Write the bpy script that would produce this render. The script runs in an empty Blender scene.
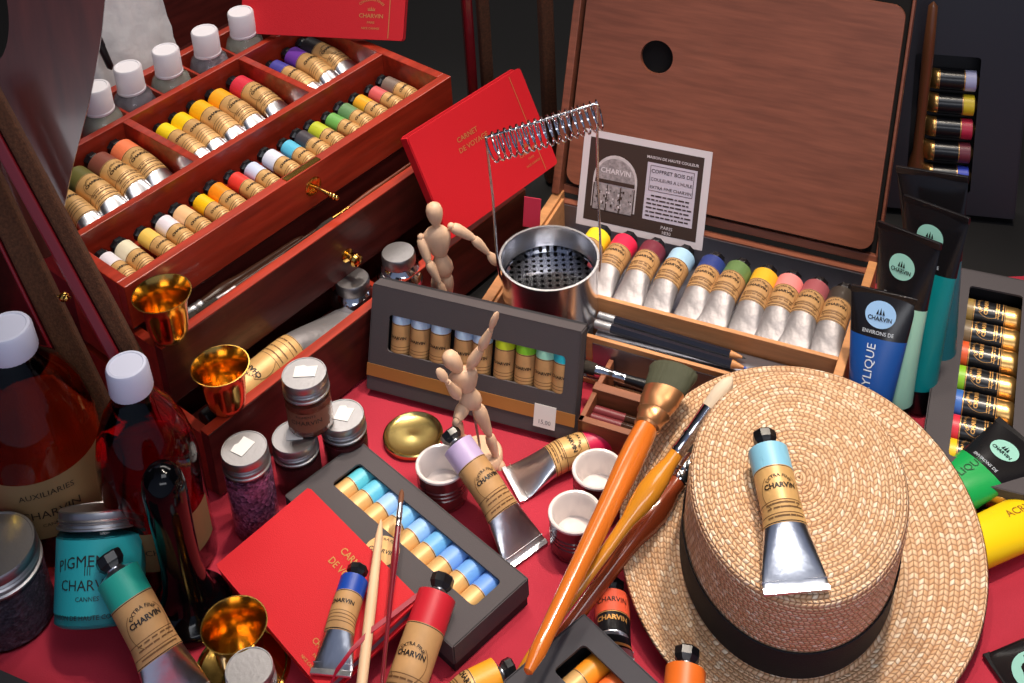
import bpy, math, random
from mathutils import Vector, Matrix, Euler
random.seed(7)
R = math.radians
COL = bpy.context.scene.collection
V = Vector
# ------------------------------------------------------------------ camera (lens + shift matched to the photograph)
FPX, CX, CY, TH, RO, H = 1353.3, 512.0, -54.8, 0.462674, -0.0505465, 1.0
_fw = V((0, math.cos(TH), -math.sin(TH))); _r = V((1, 0, 0)); _u = _r.cross(_fw)
CR = (math.cos(RO) * _r + math.sin(RO) * _u); CU = (-math.sin(RO) * _r + math.cos(RO) * _u)
CAMP = V((0, 0, H))
cd = bpy.data.cameras.new('camera'); cam = bpy.data.objects.new('camera', cd); COL.objects.link(cam)
cd.sensor_width = 36; cd.lens = FPX / 1024 * 36; cd.shift_x = 0; cd.shift_y = (CY - 341.5) / 1024
cd.clip_start = .02
cam.matrix_world = Matrix(((CR.x, CU.x, -_fw.x, 0), (CR.y, CU.y, -_fw.y, 0), (CR.z, CU.z, -_fw.z, H), (0, 0, 0, 1)))
bpy.context.scene.camera = cam

def ray(x, y): return CR * ((x - CX) / FPX) - CU * ((y - CY) / FPX) + _fw
def at(x, y, z=0.0):
    d = ray(x, y); return CAMP + d * ((z - H) / d.z)
def onplane(x, y, P, n):
    d = ray(x, y); return CAMP + d * ((P - CAMP).dot(n) / d.dot(n))
def frame(pos, xdir, up=V((0, 0, 1))):
    x = xdir.normalized(); z = (up - x * up.dot(x)).normalized(); y = z.cross(x)
    return Matrix(((x.x, y.x, z.x, pos.x), (x.y, y.y, z.y, pos.y), (x.z, y.z, z.z, pos.z), (0, 0, 0, 1)))
def yawM(pos, deg): return Matrix.Translation(pos) @ Matrix.Rotation(R(deg), 4, 'Z')

# ------------------------------------------------------------------ materials
def srgb(c):
    return tuple(((x / 255) / 12.92 if x / 255 <= .04045 else ((x / 255 + .055) / 1.055) ** 2.4) for x in c)
MATS = {}
def mat(name, rgb, rough=.5, metal=0., bump=0., bscale=200., var=0., vscale=30., trans=0., ior=1.45, coat=0., spec=None, emit=0., stretch=None, sheen=0.):
    if name in MATS: return MATS[name]
    m = bpy.data.materials.new(name); m.use_nodes = True; nt = m.node_tree; b = nt.nodes['Principled BSDF']
    c = srgb(rgb); b.inputs['Base Color'].default_value = (*c, 1); b.inputs['Roughness'].default_value = rough
    b.inputs['Metallic'].default_value = metal; b.inputs['Transmission Weight'].default_value = trans; b.inputs['IOR'].default_value = ior
    b.inputs['Coat Weight'].default_value = coat; b.inputs['Coat Roughness'].default_value = .08
    if spec is not None: b.inputs['Specular IOR Level'].default_value = spec
    if sheen: b.inputs['Sheen Weight'].default_value = sheen
    if bump or var:
        tc = nt.nodes.new('ShaderNodeTexCoord'); mp = nt.nodes.new('ShaderNodeMapping')
        nt.links.new(tc.outputs['Object'], mp.inputs['Vector'])
        if stretch: mp.inputs['Scale'].default_value = stretch
    if var:
        n = nt.nodes.new('ShaderNodeTexNoise'); n.inputs['Scale'].default_value = vscale; n.inputs['Detail'].default_value = 5
        nt.links.new(mp.outputs[0], n.inputs['Vector'])
        rp = nt.nodes.new('ShaderNodeValToRGB')
        rp.color_ramp.elements[0].position = .3; rp.color_ramp.elements[1].position = .7
        rp.color_ramp.elements[0].color = (*[x * (1 - var) for x in c], 1); rp.color_ramp.elements[1].color = (*[min(1, x * (1 + var)) for x in c], 1)
        nt.links.new(n.outputs['Fac'], rp.inputs[0]); nt.links.new(rp.outputs[0], b.inputs['Base Color'])
    if bump:
        n2 = nt.nodes.new('ShaderNodeTexNoise'); n2.inputs['Scale'].default_value = bscale; n2.inputs['Detail'].default_value = 3
        nt.links.new(mp.outputs[0], n2.inputs['Vector'])
        bp = nt.nodes.new('ShaderNodeBump'); bp.inputs['Strength'].default_value = bump; bp.inputs['Distance'].default_value = .002
        nt.links.new(n2.outputs['Fac'], bp.inputs['Height']); nt.links.new(bp.outputs[0], b.inputs['Normal'])
    MATS[name] = m; return m
CLOTH = mat('red_cloth', (172, 36, 56), .85, bump=.25, bscale=900, var=.12, vscale=9)
MAHOG = mat('mahogany_gloss', (160, 48, 28), .3, var=.3, vscale=12, stretch=(1, 9, 9), coat=.4)
MAHOG_SHADE = mat('mahogany_shaded', (70, 23, 19), .34, var=.35, vscale=14, stretch=(1, 9, 9), coat=.15)  # same mahogany, with the shade on the fronts put into its colour
LIDW = mat('palette_wood', (132, 77, 57), .38, var=.2, vscale=16, stretch=(1.2, 12, 12), coat=.15)
BEECH = mat('light_wood', (196, 136, 86), .5, var=.15, vscale=20, stretch=(1, 8, 8))
FIGW = mat('mannequin_wood', (216, 178, 146), .5, var=.06, vscale=40, stretch=(6, 6, 1))
CARD = mat('grey_card', (74, 68, 70), .75, bump=.1, bscale=900)
CARDB = mat('black_card', (34, 32, 36), .7)
FOIL3 = mat('tube_foil_dull', (150, 145, 146), .52, .7, bump=.8, bscale=55)
FOIL = mat('tube_foil', (212, 212, 216), .38, 1., bump=.6, bscale=75)
FOIL2 = mat('tube_foil_smooth', (228, 228, 232), .28, 1., bump=.35, bscale=50)
PAPER = mat('label_paper', (214, 168, 106), .42, .15, var=.12, vscale=60)
LINE = mat('label_line', (112, 78, 44), .6)
PAPERL = mat('label_paper_dull', (186, 142, 92), .6, 0., var=.12, vscale=60)
INK = mat('ink', (30, 22, 18), .5)
BLACKP = mat('black_plastic', (20, 20, 23), .28)
WHITEP = mat('white_plastic', (226, 222, 226), .45)
CHROME = mat('chrome', (216, 217, 222), .12, 1.)
STEEL = mat('brushed_lid', (166, 164, 166), .4, 1., bump=.08, bscale=300)
BRASS = mat('brass', (226, 178, 92), .16, 1.)
BRASSL = mat('brass_lid', (214, 190, 120), .22, 1.)
GOLDINK = mat('gold_ink', (214, 160, 92), .4, .6)
REDC = mat('red_cover', (200, 16, 30), .6, bump=.2, bscale=1200)
PAGES = mat('page_edges', (120, 96, 110), .8)
WHITES = mat('white_sticker', (226, 222, 218), .7)
GLASS = mat('clear_glass', (248, 250, 248), .02, trans=1., ior=1.3)
TIN = mat('zinc_lining', (150, 150, 160), .3, .9, bump=.1, bscale=60)
CORK = mat('brown_velvet', (84, 50, 30), .95, bump=.5, bscale=700, var=.35, vscale=400)
BLACKW = mat('dark_wall', (7, 5, 6), .8)
def colm(rgb, rough=.42): return mat('band_%d_%d_%d' % rgb, rgb, rough)

# ------------------------------------------------------------------ mesh builder
_tc = {}
def text_geo(s, bold=.0):
    k = (s, bold)
    if k in _tc: return _tc[k]
    c = bpy.data.curves.new('tmp', 'FONT'); c.body = s; c.size = 1; c.align_x = 'CENTER'; c.offset = bold; c.resolution_u = 2; c.fill_mode = 'FRONT'
    o = bpy.data.objects.new('tmp', c); COL.objects.link(o)
    dg = bpy.context.evaluated_depsgraph_get(); e = o.evaluated_get(dg); me = e.to_mesh()
    r = ([(v.co.x, v.co.y) for v in me.vertices], [tuple(p.vertices) for p in me.polygons])
    e.to_mesh_clear(); bpy.data.objects.remove(o); bpy.data.curves.remove(c)
    _tc[k] = r; return r
def shape_geo(outer, holes, th):
    c = bpy.data.curves.new('tmp', 'CURVE'); c.dimensions = '2D'; c.fill_mode = 'BOTH'; c.extrude = th / 2
    for lp in [outer] + holes:
        s = c.splines.new('POLY'); s.points.add(len(lp) - 1); s.use_cyclic_u = True
        for p, q in zip(s.points, lp): p.co = (q[0], q[1], 0, 1)
    o = bpy.data.objects.new('tmp', c); COL.objects.link(o)
    dg = bpy.context.evaluated_depsgraph_get(); e = o.evaluated_get(dg); me = e.to_mesh()
    r = ([V(v.co) for v in me.vertices], [tuple(p.vertices) for p in me.polygons])
    e.to_mesh_clear(); bpy.data.objects.remove(o); bpy.data.curves.remove(c); return r
def rrect(x0, x1, y0, y1, r, n=6):
    p = []
    for cx, cy, a in ((x1 - r, y1 - r, 0), (x0 + r, y1 - r, 90), (x0 + r, y0 + r, 180), (x1 - r, y0 + r, 270)):
        for i in range(n + 1):
            t = R(a + 90 * i / n); p.append((cx + r * math.cos(t), cy + r * math.sin(t)))
    return p
def circ(cx, cy, r, n=28, ry=None): return [(cx + r * math.cos(2 * math.pi * i / n), cy + (ry or r) * math.sin(2 * math.pi * i / n)) for i in range(n)]

class MB:
    def __init__(s): s.v, s.f, s.m = [], [], []
    def add(s, vs, fs, mi=0, M=None):
        b = len(s.v); s.v += [tuple(M @ V(q)) if M else tuple(q) for q in vs]
        s.f += [tuple(b + i for i in q) for q in fs]; s.m += [mi] * len(fs); return s
    def box(s, x0, x1, y0, y1, z0, z1, mi=0, M=None):
        vs = [(x, y, z) for z in (z0, z1) for y in (y0, y1) for x in (x0, x1)]
        return s.add(vs, [(0, 2, 3, 1), (4, 5, 7, 6), (0, 1, 5, 4), (2, 6, 7, 3), (0, 4, 6, 2), (1, 3, 7, 5)], mi, M)
    def rings(s, rs, mi=0, cap0=True, cap1=True, M=None, mis=None):
        n = len(rs[0]); vs = [p for r in rs for p in r]
        b = len(s.v); s.v += [tuple(M @ V(q)) if M else tuple(q) for q in vs]
        for k in range(len(rs) - 1):
            for i in range(n):
                j = (i + 1) % n
                s.f.append((b + k * n + i, b + k * n + j, b + (k + 1) * n + j, b + (k + 1) * n + i)); s.m.append(mis[k] if mis else mi)
        if cap0: s.f.append(tuple(b + i for i in range(n - 1, -1, -1))); s.m.append(mis[0] if mis else mi)
        if cap1: s.f.append(tuple(b + (len(rs) - 1) * n + i for i in range(n))); s.m.append(mis[-1] if mis else mi)
        return s
    def lathe(s, prof, n=40, mi=0, cap0=True, cap1=True, M=None, mis=None):
        return s.rings([[(r * math.cos(2 * math.pi * i / n), r * math.sin(2 * math.pi * i / n), z) for i in range(n)] for r, z in prof], mi, cap0, cap1, M, mis)
    def tube(s, pts, rad, n=10, mi=0, M=None, cap=True, flat=1.0):
        pts = [V(p) for p in pts]; rr = rad if isinstance(rad, (list, tuple)) else [rad] * len(pts)
        rs = []; up = None
        for i, p in enumerate(pts):
            t = (pts[min(i + 1, len(pts) - 1)] - pts[max(i - 1, 0)]).normalized()
            if up is None: up = t.orthogonal().normalized()
            up = (up - t * up.dot(t)).normalized(); w = t.cross(up)
            rs.append([p + (up * math.cos(2 * math.pi * k / n) + w * math.sin(2 * math.pi * k / n) * flat) * rr[i] for k in range(n)])
        return s.rings(rs, mi, cap, cap, M)
    def shape(s, outer, holes, th, mi=0, M=None):
        vs, fs = shape_geo(outer, holes, th); return s.add(vs, fs, mi, M)
    def text(s, t, size, fn, mi=0, bold=0., wmax=None):
        vs, fs = text_geo(t, bold)
        if wmax: size = min(size, wmax / (max(x for x, y in vs) - min(x for x, y in vs)))
        return s.add([fn(x * size, y * size) for x, y in vs], fs, mi)
    def ball(s, c, r, mi=0, n=14, sc=(1, 1, 1), M=None):
        pr = [(math.sin(math.pi * k / n), -math.cos(math.pi * k / n)) for k in range(1, n)]
        rs = [[(c[0] + r * sc[0] * q * math.cos(2 * math.pi * i / 16), c[1] + r * sc[1] * q * math.sin(2 * math.pi * i / 16), c[2] + r * sc[2] * z) for i in range(16)] for q, z in pr]
        return s.rings(rs, mi, True, True, M)
    def build(s, name, mats, parent=None, smooth=True, bevel=0., M=None, ang=38):
        me = bpy.data.meshes.new(name); me.from_pydata(s.v, [], s.f)
        for m in (mats if isinstance(mats, (list, tuple)) else [mats]): me.materials.append(m)
        me.polygons.foreach_set('material_index', s.m)
        if smooth:
            me.shade_smooth(); me.set_sharp_from_angle(angle=R(ang))
        me.update()
        o = bpy.data.objects.new(name, me); COL.objects.link(o)
        if parent: o.parent = parent
        if M is not None: o.matrix_local = M
        if bevel:
            b = o.modifiers.new('edge', 'BEVEL'); b.width = bevel; b.segments = 2; b.limit_method = 'ANGLE'; b.angle_limit = R(50); b.harden_normals = False
        return o
def thing(name, label, cat, M, group=None):
    o = bpy.data.objects.new(name, None); o.empty_display_size = .02; COL.objects.link(o); o.matrix_world = M
    o['label'] = label; o['category'] = cat
    if group: o['group'] = group
    return o
def tag(o, label, cat, group=None):
    o['label'] = label; o['category'] = cat
    if group: o['group'] = group
    return o
def struct(o): o['kind'] = 'structure'; return o

# ------------------------------------------------------------------ setting
struct(MB().box(-1.3, 1.2, .3, 2.3, -.03, -.003).build('floor', BLACKW, smooth=False))
_c = MB().box(-1.0, 1.0, .35, 1.14, -.0029, 0).build('red_cloth', CLOTH, smooth=False); tag(_c, 'red cloth spread under all the displayed art supplies', 'cloth')
struct(MB().box(-1.3, 1.2, 2.3, 2.33, -.02, 1.6).build('wall_back', BLACKW, smooth=False))
struct(MB().box(-1.33, -1.3, .3, 2.33, -.02, 1.6).build('wall_left', BLACKW, smooth=False))
struct(MB().box(1.2, 1.23, .3, 2.33, -.02, 1.6).build('wall_right', BLACKW, smooth=False))

# ------------------------------------------------------------------ paint tubes
def section(a, b, x, n=28):
    return [(x, a * math.sin(2 * math.pi * i / n), b + b * math.cos(2 * math.pi * i / n)) for i in range(n)]
def sstep(t): t = max(0, min(1, t)); return t * t * (3 - 2 * t)
def paint_tube(M, L, r, band, label, group=None, fb=.22, fl=.62, dull=False, dark=False, text='CHARVIN', extra=False, capr=.6, cap=True, t0=.42, bandtext=None, foil=None, wide=1.5, crimp=True, capcol=None):
    root = thing('paint_tube', label, 'paint tube', M, group)
    rnd = random.Random(hash(label) % 9999 if False else len(label) * 17 + int(r * 1e5))
    def ab(x):
        s = sstep((x / L - t0) / (1 - t0)); s2 = max(0, min(1, (x / L - t0) / (1 - t0)))
        return r * (1 + (wide - 1) * s), max(.0009, r * (1 - .55 * s - .42 * s2))
    e = max(.0003, r * .02)
    # metal body
    m = MB(); rs = []
    rs.append([(-.42 * r, .36 * r * math.sin(2 * math.pi * i / 28), r + .36 * r * math.cos(2 * math.pi * i / 28)) for i in range(28)])
    rs.append([(-.3 * r, .36 * r * math.sin(2 * math.pi * i / 28), r + .36 * r * math.cos(2 * math.pi * i / 28)) for i in range(28)])
    rs.append([(-.24 * r, .5 * r * math.sin(2 * math.pi * i / 28), r + .5 * r * math.cos(2 * math.pi * i / 28)) for i in range(28)])
    for i in range(27):
        x = L * i / 26; a, b = ab(x); rs.append(section(a, b, x))
    m.rings(rs)
    m.build('foil_body', foil or FOIL, root, ang=50)
    if crimp:
        a, b = ab(L); c = MB(); c.box(L - .004, L + .0006, -a * 1.01, a * 1.01, -.0004, 2 * b + .0006); c.box(L - .0085, L - .0078, -a, a, .0002, 2 * b + .0018)
        c.build('crimp_fold', foil or FOIL, root, bevel=.0004)
    def sleeve(x0, x1, grow, nseg, marks=()):
        xs = sorted(set([x0 + (x1 - x0) * i / nseg for i in range(nseg + 1)] + [q for mk in marks for q in (mk - .00035, mk + .00035)]))
        rr = []
        for x in xs:
            a, b = ab(x); rr.append([(x, (a + grow) * math.sin(2 * math.pi * i / 28), b + (b + grow) * math.cos(2 * math.pi * i / 28)) for i in range(28)])
        mis = [1 if any(abs((xs[k] + xs[k + 1]) / 2 - mk) < .0003 for mk in marks) else 0 for k in range(len(xs) - 1)]
        return rr, mis
    x1, x2 = L * fb, L * fl
    bm = MB(); rr, mis = sleeve(0.0, x1, e, 4); rr = [[(-.02 * r, p[1] * .96, r + (p[2] - r) * .96) for p in rr[0]]] + rr
    bm.rings(rr, 0)
    def onbody(x0, lift=0.0):
        def fn(tx, ty):
            x = x0 - ty; a, b = ab(x); ph = tx / a; g = e + .0004 + lift
            return (x, (a + g) * math.sin(ph), b + (b + g) * math.cos(ph))
        return fn
    if bandtext: bm.text(bandtext, r * .42, onbody(x1 * .6), 1, .01)
    bm.build('colour_band', [colm(band), INK], root)
    lm = MB(); Lx = x2 - x1
    extra = extra and r > .0125
    edge_ = [x1 + .0008, x2 - .0008]; marks = edge_ + ([x1 + Lx * q for q in ((.58, .66, .74, .82) if not extra else (.66, .86))] if not dark else [])
    rr, mis = sleeve(x1, x2, e, 8, marks)
    if not dark: mis = [0 if not q else (1 if (k < 3 or k > len(mis) - 4) else 2) for k, q in enumerate(mis)]
    lm.rings(rr, 0, True, True, None, mis)
    if text:
        lm.text(text, r * (.37 if extra else .42), onbody(x1 + Lx * (.44 if extra else .38)), 1, .035)
        if extra:
            Rr = r * .74
            def arcf(tx, ty):
                an = tx / Rr; return onbody(x1 + Lx * .5)((Rr + ty) * math.sin(an), (Rr + ty) * math.cos(an))
            lm.text('EXTRA FINE', r * .24, arcf, 1, .01)
            for q in (.72, .79, .92):
                for k in range(5):
                    w = r * (.12 + .1 * rnd.random()); cx = (k - 2) * r * .38
                    f = onbody(x1 + Lx * q); lm.add([f(cx - w, 0), f(cx + w, 0), f(cx + w, r * .07), f(cx - w, r * .07)], [(0, 1, 2, 3)], 2)
            for sgn in (1, -1):
                for k in range(14):
                    f = onbody(x1 + Lx * .5); a0, a1 = R(-50 + k * 100 / 14 + (90 if sgn > 0 else -90)), R(-50 + (k + 1) * 100 / 14 + (90 if sgn > 0 else -90))
                    q = [(rd * math.sin(t), rd * math.cos(t)) for rd, t in ((r * .98, a0), (r * .98, a1), (r * 1.01, a1), (r * 1.01, a0))]
                    lm.add([f(*p) for p in q], [(0, 1, 2, 3)], 2)
    lm.build('paper_label', [BLACKP, GOLDINK, GOLDINK] if dark else [PAPERL if dull else PAPER, INK, LINE], root)
    if cap:
        cm = MB(); cr = r * capr
        prof = [(cr * .72, -.36), (cr * .8, -.42), (cr, -.62), (cr, -1.0), (cr * .9, -1.08), (cr * .55, -1.1)]
        n = 16
        rs = []
        for q, x in prof:
            rs.append([(x * r, q * (1 + (.07 if i % 2 else -.03)) * math.cos(2 * math.pi * i / n), r + q * (1 + (.07 if i % 2 else -.03)) * math.sin(2 * math.pi * i / n)) for i in range(n)])
        cm.rings(rs[::-1]); cm.build('cap', capcol or BLACKP, root, ang=25)
    return root
def tube_px(p1, p2, z1, z2, r, band, label, up=V((0, 0, 1)), **k):
    P1, P2 = at(p1[0], p1[1], z1 + r), at(p2[0], p2[1], z2 + .001)
    P1 = P1 - V((0, 0, r)); M = frame(P1, P2 - P1, up)
    return paint_tube(M, (P2 - P1).length, r, band, label, **k)

# ------------------------------------------------------------------ paint chest (tray and two drawers)
TZ = .2
TO = at(124.3, 288, TZ); TM = yawM(V((TO.x, TO.y, 0)), 48.9); TI = TM.inverted()
def tl(x, y, z): return TI @ at(x, y, z)
chest = thing('paint_chest', 'mahogany paint chest with open tray on top and two drawers pulled out', 'paint chest', TM)
W, D = .437, .297
b = MB().box(.004, W - .004, .004, D - .004, .002, .148); b.build('carcass', MAHOG_SHADE, chest, bevel=.001, smooth=False)
b = MB()
b.box(0, W, 0, .011, .152, TZ); b.box(0, W, D - .011, D, .152, TZ); b.box(0, .011, .011, D - .011, .152, TZ); b.box(W - .011, W, .011, D - .011, .152, TZ)
b.box(.011, W - .011, .011, D - .011, .152, .158)
tray = b.build('tray', MAHOG, chest, bevel=.0008, smooth=False)
b = MB(); b.box(.011, W - .011, .097, .106, .158, TZ - .0005); b.build('tray_divider', MAHOG, chest, bevel=.0006, smooth=False)
b = MB(); b.box(.011, W - .011, .228, .237, .158, TZ - .0005); b.build('tray_divider', MAHOG, chest, bevel=.0006, smooth=False)
for u in (.166, .326):
    b = MB(); b.box(u - .0045, u + .0045, .106, .228, .158, TZ - .001); b.build('tray_divider', MAHOG, chest, bevel=.0006, smooth=False)
bots = [(95, 86), (127, 66), (165, 49), (204, 30), (240, 11)]
BZ = .238
bp = [tl(x, y, BZ) for x, y in bots]
for k in range(5):
    u = (bp[k].x + bp[min(k + 1, 4)].x) / 2 if k < 4 else bp[4].x + .03
    b = MB(); b.box(u - .0015, u + .0015, .237, D - .011, .158, TZ - .003); b.build('tray_divider', MAHOG, chest, smooth=False)
def drawer(vf, z0, z1, uoff, w):
    b = MB(); b.box(uoff, uoff + w, vf, vf + .011, z0, z1)
    f = b.build('drawer', MAHOG_SHADE, chest, bevel=.0008, smooth=False)
    b = MB(); b.box(uoff, uoff + w, vf + .0003, vf + .0107, z1, z1 + .0012); b.build('lit_top_edge', MAHOG, f, smooth=False)  # thin strip in the brighter wood colour paints the light on the rim
    b = MB(); b.box(uoff, uoff + .009, vf + .011, .1 if z0 < .05 else .1, z0, z1 - .004); b.box(uoff + w - .009, uoff + w, vf + .011, .003, z0, z1 - .004); b.box(uoff + .009, uoff + w - .009, vf + .011, .003, z0, z0 + .006)
    b.build('drawer_sides', MAHOG, f, smooth=False)
    return f
d1v = -.041; d2v = -.093
d1 = drawer(d1v, .084, .15, 0, W); d2 = drawer(d2v, .004, .08, -.002, .449)
b = MB(); b.box(.235, .24, d2v + .011, .003, .01, .072); b.build('partition', MAHOG, d2, smooth=False)
def onfront(x, y, v):
    n = (TM.to_3x3() @ V((0, 1, 0))); return TI @ onplane(x, y, TM @ V((0, v, 0)), n)
k = onfront(347, 255, d1v)
KM = Matrix.Translation((k.x, d1v, k.z)) @ Matrix.Rotation(R(90), 4, 'X')
b = MB().lathe([(.0075, 0), (.0075, .0015), (.0035, .003), (.003, .007), (.0065, .010), (.0075, .0135), (.006, .0165), (.002, .018)], 20, M=KM); b.build('drawer_knob', BRASS, d1)
k = onfront(313, 186, 0)
KM = Matrix.Translation((k.x, 0, k.z)) @ Matrix.Rotation(R(90), 4, 'X')
b = MB().lathe([(.0105, 0), (.0105, .001), (.0085, .0018), (.006, .0014), (.006, .001)], 24, M=KM)
es = b.build('lock_plate', BRASS, chest)
b = MB().tube([KM @ V((0, 0, .001)), KM @ V((.001, -.001, .014)), KM @ V((.003, -.003, .022))], .0019, 10)
for q in range(3): b.ball(KM @ V((.003 + .0012 * q, -.003 - .0012 * q, .022 + .003 * q)), .0034 - .0006 * abs(q - 1))
b.build('key', BRASS, es)
k = onfront(305, 166, 0); b = MB().box(k.x - .024, k.x + .022, .001, .0085, TZ - .001, TZ + .0008); b.build('lock_strip', BRASS, chest, smooth=False)

def tray_tube(px, z, r, v1, v2, band, label, group, rise=.004, **k):
    q = tl(px[0], px[1], z + 2 * r); u = q.x
    P1 = TM @ V((u, v1, z + rise)); P2 = TM @ V((u + random.uniform(-.003, .003), v2, z))
    return paint_tube(frame(P1, P2 - P1), (P2 - P1).length, r, band, label, group, **k)
fr = [((102.5, 255), (232, 226, 232), 'white', 'at the near end of the front tray row'), ((122, 244), (232, 222, 190), 'cream', ''), ((142, 231), (238, 196, 92), 'pale yellow', ''),
      ((162, 219), (236, 226, 232), 'white', 'between pale yellow and peach tubes in the tray'), ((179, 209), (242, 192, 138), 'peach', ''), ((197, 197), (248, 196, 20), 'bright yellow', ''),
      ((214, 186), (246, 142, 24), 'orange', ''), ((232, 175), (226, 62, 52), 'red', ''), ((249, 165), (206, 216, 240), 'pale lilac blue', ''), ((268, 153), (226, 228, 240), 'white', 'between lilac and sky blue tubes in the tray'),
      ((285, 143), (92, 190, 222), 'sky blue', ''), ((300, 134), (70, 66, 72), 'charcoal', ''), ((315, 126), (192, 200, 52), 'lime', ''), ((331, 117), (112, 174, 88), 'leaf green', ''),
      ((346, 108), (104, 144, 96), 'sage green', ''), ((360, 99), (242, 172, 42), 'amber', ''), ((374, 90), (212, 96, 96), 'rose pink', ''), ((388, 81), (126, 108, 96), 'taupe', 'at the far end of the front tray row')]
for i, (p, c, n, ex) in enumerate(fr):
    tray_tube(p, .159, .0094 + .0006 * math.sin(i * 2.3), .079, .0135, c, 'small paint tube with %s band %s' % (n, ex or 'in the front row of the chest tray'), 'small tubes in the front tray row', fb=.27, fl=.74, t0=.55, capr=.85, wide=1.25)
md = [((70, 199), .0125, (60, 52, 44), 'black', 'beside the polished palette in the chest tray', True), ((83, 176), .014, (104, 100, 52), 'olive', 'in the tray compartment beside the palette', False), ((103, 160), .0145, (132, 74, 60), 'brown', 'in the tray compartment beside the palette', False), ((126, 147), .0145, (246, 130, 84), 'coral orange', 'in the tray compartment beside the palette', False),
      ((157, 124), .0105, (248, 220, 30), 'lemon yellow', 'in the middle tray compartment', False), ((178, 116), .0115, (250, 206, 20), 'golden yellow', 'second in the middle tray compartment', False), ((199, 105), .0125, (248, 182, 22), 'amber yellow', 'third in the middle tray compartment', False), ((221, 95), .013, (246, 170, 30), 'deep amber', 'beside the crimson tube in the tray', False), ((243, 82), .0135, (216, 48, 66), 'crimson', 'in the middle tray compartment', False),
      ((275, 64), .0105, (76, 72, 160), 'violet blue', 'in the far tray compartment', False), ((297, 53), .0125, (118, 62, 168), 'purple', 'in the far tray compartment', False), ((317, 45), .0135, (48, 44, 48), 'black', 'in the far tray compartment', False)]
for p, r, c, n, ex, dk in md:
    tray_tube(p, .159, r, .211, .113, c, 'paint tube with %s band lying %s' % (n, ex), 'tubes in the middle tray compartments', dull=False, fb=.2, fl=.62, t0=.42, extra=True, wide=1.3, foil=FOIL2)
# capped bottles at the back of the tray
CAPT = [('%s small clear bottle with white cap in the chest tray' % q) for q in ('first', 'second', 'third', 'fourth', 'fifth')]
CAPT = ['clear glass bottle with white cap partly behind the polished palette', 'clear glass bottle with white cap over dark liquid, beside the black pen', 'middle bottle with white cap in the back row of the chest tray', 'white capped clear bottle second from the red book in the chest tray', 'white capped clear bottle under the red book at the tray back']
LIQ = mat('pale_medium', (196, 190, 170), .02, trans=1., ior=1.4)
for i, q in enumerate(bp):
    M = TM @ Matrix.Translation((q.x, q.y, 0))
    t = thing('medium_bottle', CAPT[i], 'bottle', M, 'white capped bottles in the tray')
    MB().lathe([(.001, .1585), (.0225, .1585), (.0235, .161), (.0235, .19), (.02, .202), (.013, .208), (.0125, .214)], 36).build('glass_body', GLASS, t)
    MB().lathe([(.001, .160), (.0215, .160), (.0218, .190), (.0185, .2005), (.0118, .2075), (.001, .2075)], 32).build('liquid', mat('medium_liquid_%d' % (i % 2), ((206, 204, 190), (176, 168, 176))[i % 2], .05, trans=.45, ior=1.2), t)
    rs = []
    for r0, z in [(.0155, .207), (.0158, .208), (.0158, .2098), (.0152, .2102), (.0152, BZ - .002), (.0140, BZ), (.0125, BZ), (.0118, BZ - .0008), (.001, BZ - .0008)]:
        rs.append([(r0 * (1 + (.012 if j % 2 and .21 < z < BZ - .001 else 0)) * math.cos(2 * math.pi * j / 60), r0 * (1 + (.012 if j % 2 and .21 < z < BZ - .001 else 0)) * math.sin(2 * math.pi * j / 60), z) for j in range(60)])
    MB().rings(rs).build('cap', WHITEP, t)
# open lid of the chest behind the tray
lm = MB(); lm.box(.235, .41, 0, .012, 0, .17); lm.box(.235, .41, -.02, 0, 0, .012)
lid = lm.build('chest_lid', MAHOG_SHADE, chest, bevel=.001, smooth=False, M=Matrix.Translation((.04, D + .06, .15)) @ Matrix.Rotation(R(-18), 4, 'X'))

# brushes in the first drawer
DKB = mat('dark_handle', (56, 34, 24), .25, coat=.4)
HAIR = mat('dark_bristle', (40, 32, 24), .85, bump=.6, bscale=300, stretch=(1, 1, .1))
def brush(name, label, P1, P2, rh, hair, ferr, hmat, fmat, bmat, group=None, flat=1.0, splay=1.3, tip=.15, belly=1.35, upv=V((0, 0, 1))):
    """P1 = bristle tip, P2 = handle end."""
    L = (P2 - P1).length; t = thing(name, label, 'brush', frame(P1, P2 - P1, upv), group)
    f = ferr; h = hair
    def fl(pts, rad, w):  # along x, section width (y) w*r
        n = 20; return [[(x, r * w(x) * math.cos(2 * math.pi * i / n), r * math.sin(2 * math.pi * i / n)) for i in range(n)] for x, r in zip(pts, rad)]
    wid = lambda x: 1 + (flat - 1) * max(0, min(1, (h + f - x) / f)) if x > h else flat
    xs = [h * q for q in (0, .06, .2, .45, .75, 1, 1.1)]
    rr = [rh * splay * q for q in (tip, tip + .25, max(tip + .3, .8), 1.05, 1.0, .92, .85)]
    MB().rings(fl(xs, rr, wid)).build('bristles', bmat, t, ang=80)
    xs = [h * .98, h + f * .3, h + f * .55, h + f * .6, h + f * .66, h + f * .9, h + f * .95, h + f]
    rr = [rh * q for q in (1.0 * splay * .93, 1.0, .96, 1.06, .97, .97, 1.06, .98)]
    MB().rings(fl(xs, rr, wid)).build('ferrule', fmat, t)
    xs = [h + f - .002, h + f + .01]; rr = [.93 * rh, 1.0 * rh]
    for q in range(1, 15):
        s = q / 14; x = h + f + .01 + (L - h - f - .012) * s
        rr.append(rh * ((1 + (belly - 1) * math.sin(min(1, s * 3.3) * math.pi)) * (1 - .45 * s) if s < .97 else .35)); xs.append(x)
    xs.append(L); rr.append(rh * .1)
    MB().rings(fl(xs, rr, lambda x: 1.0)).build('handle', hmat, t)
    return t
def inT(u, v, z): return TM @ V((u, v, z))
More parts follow.
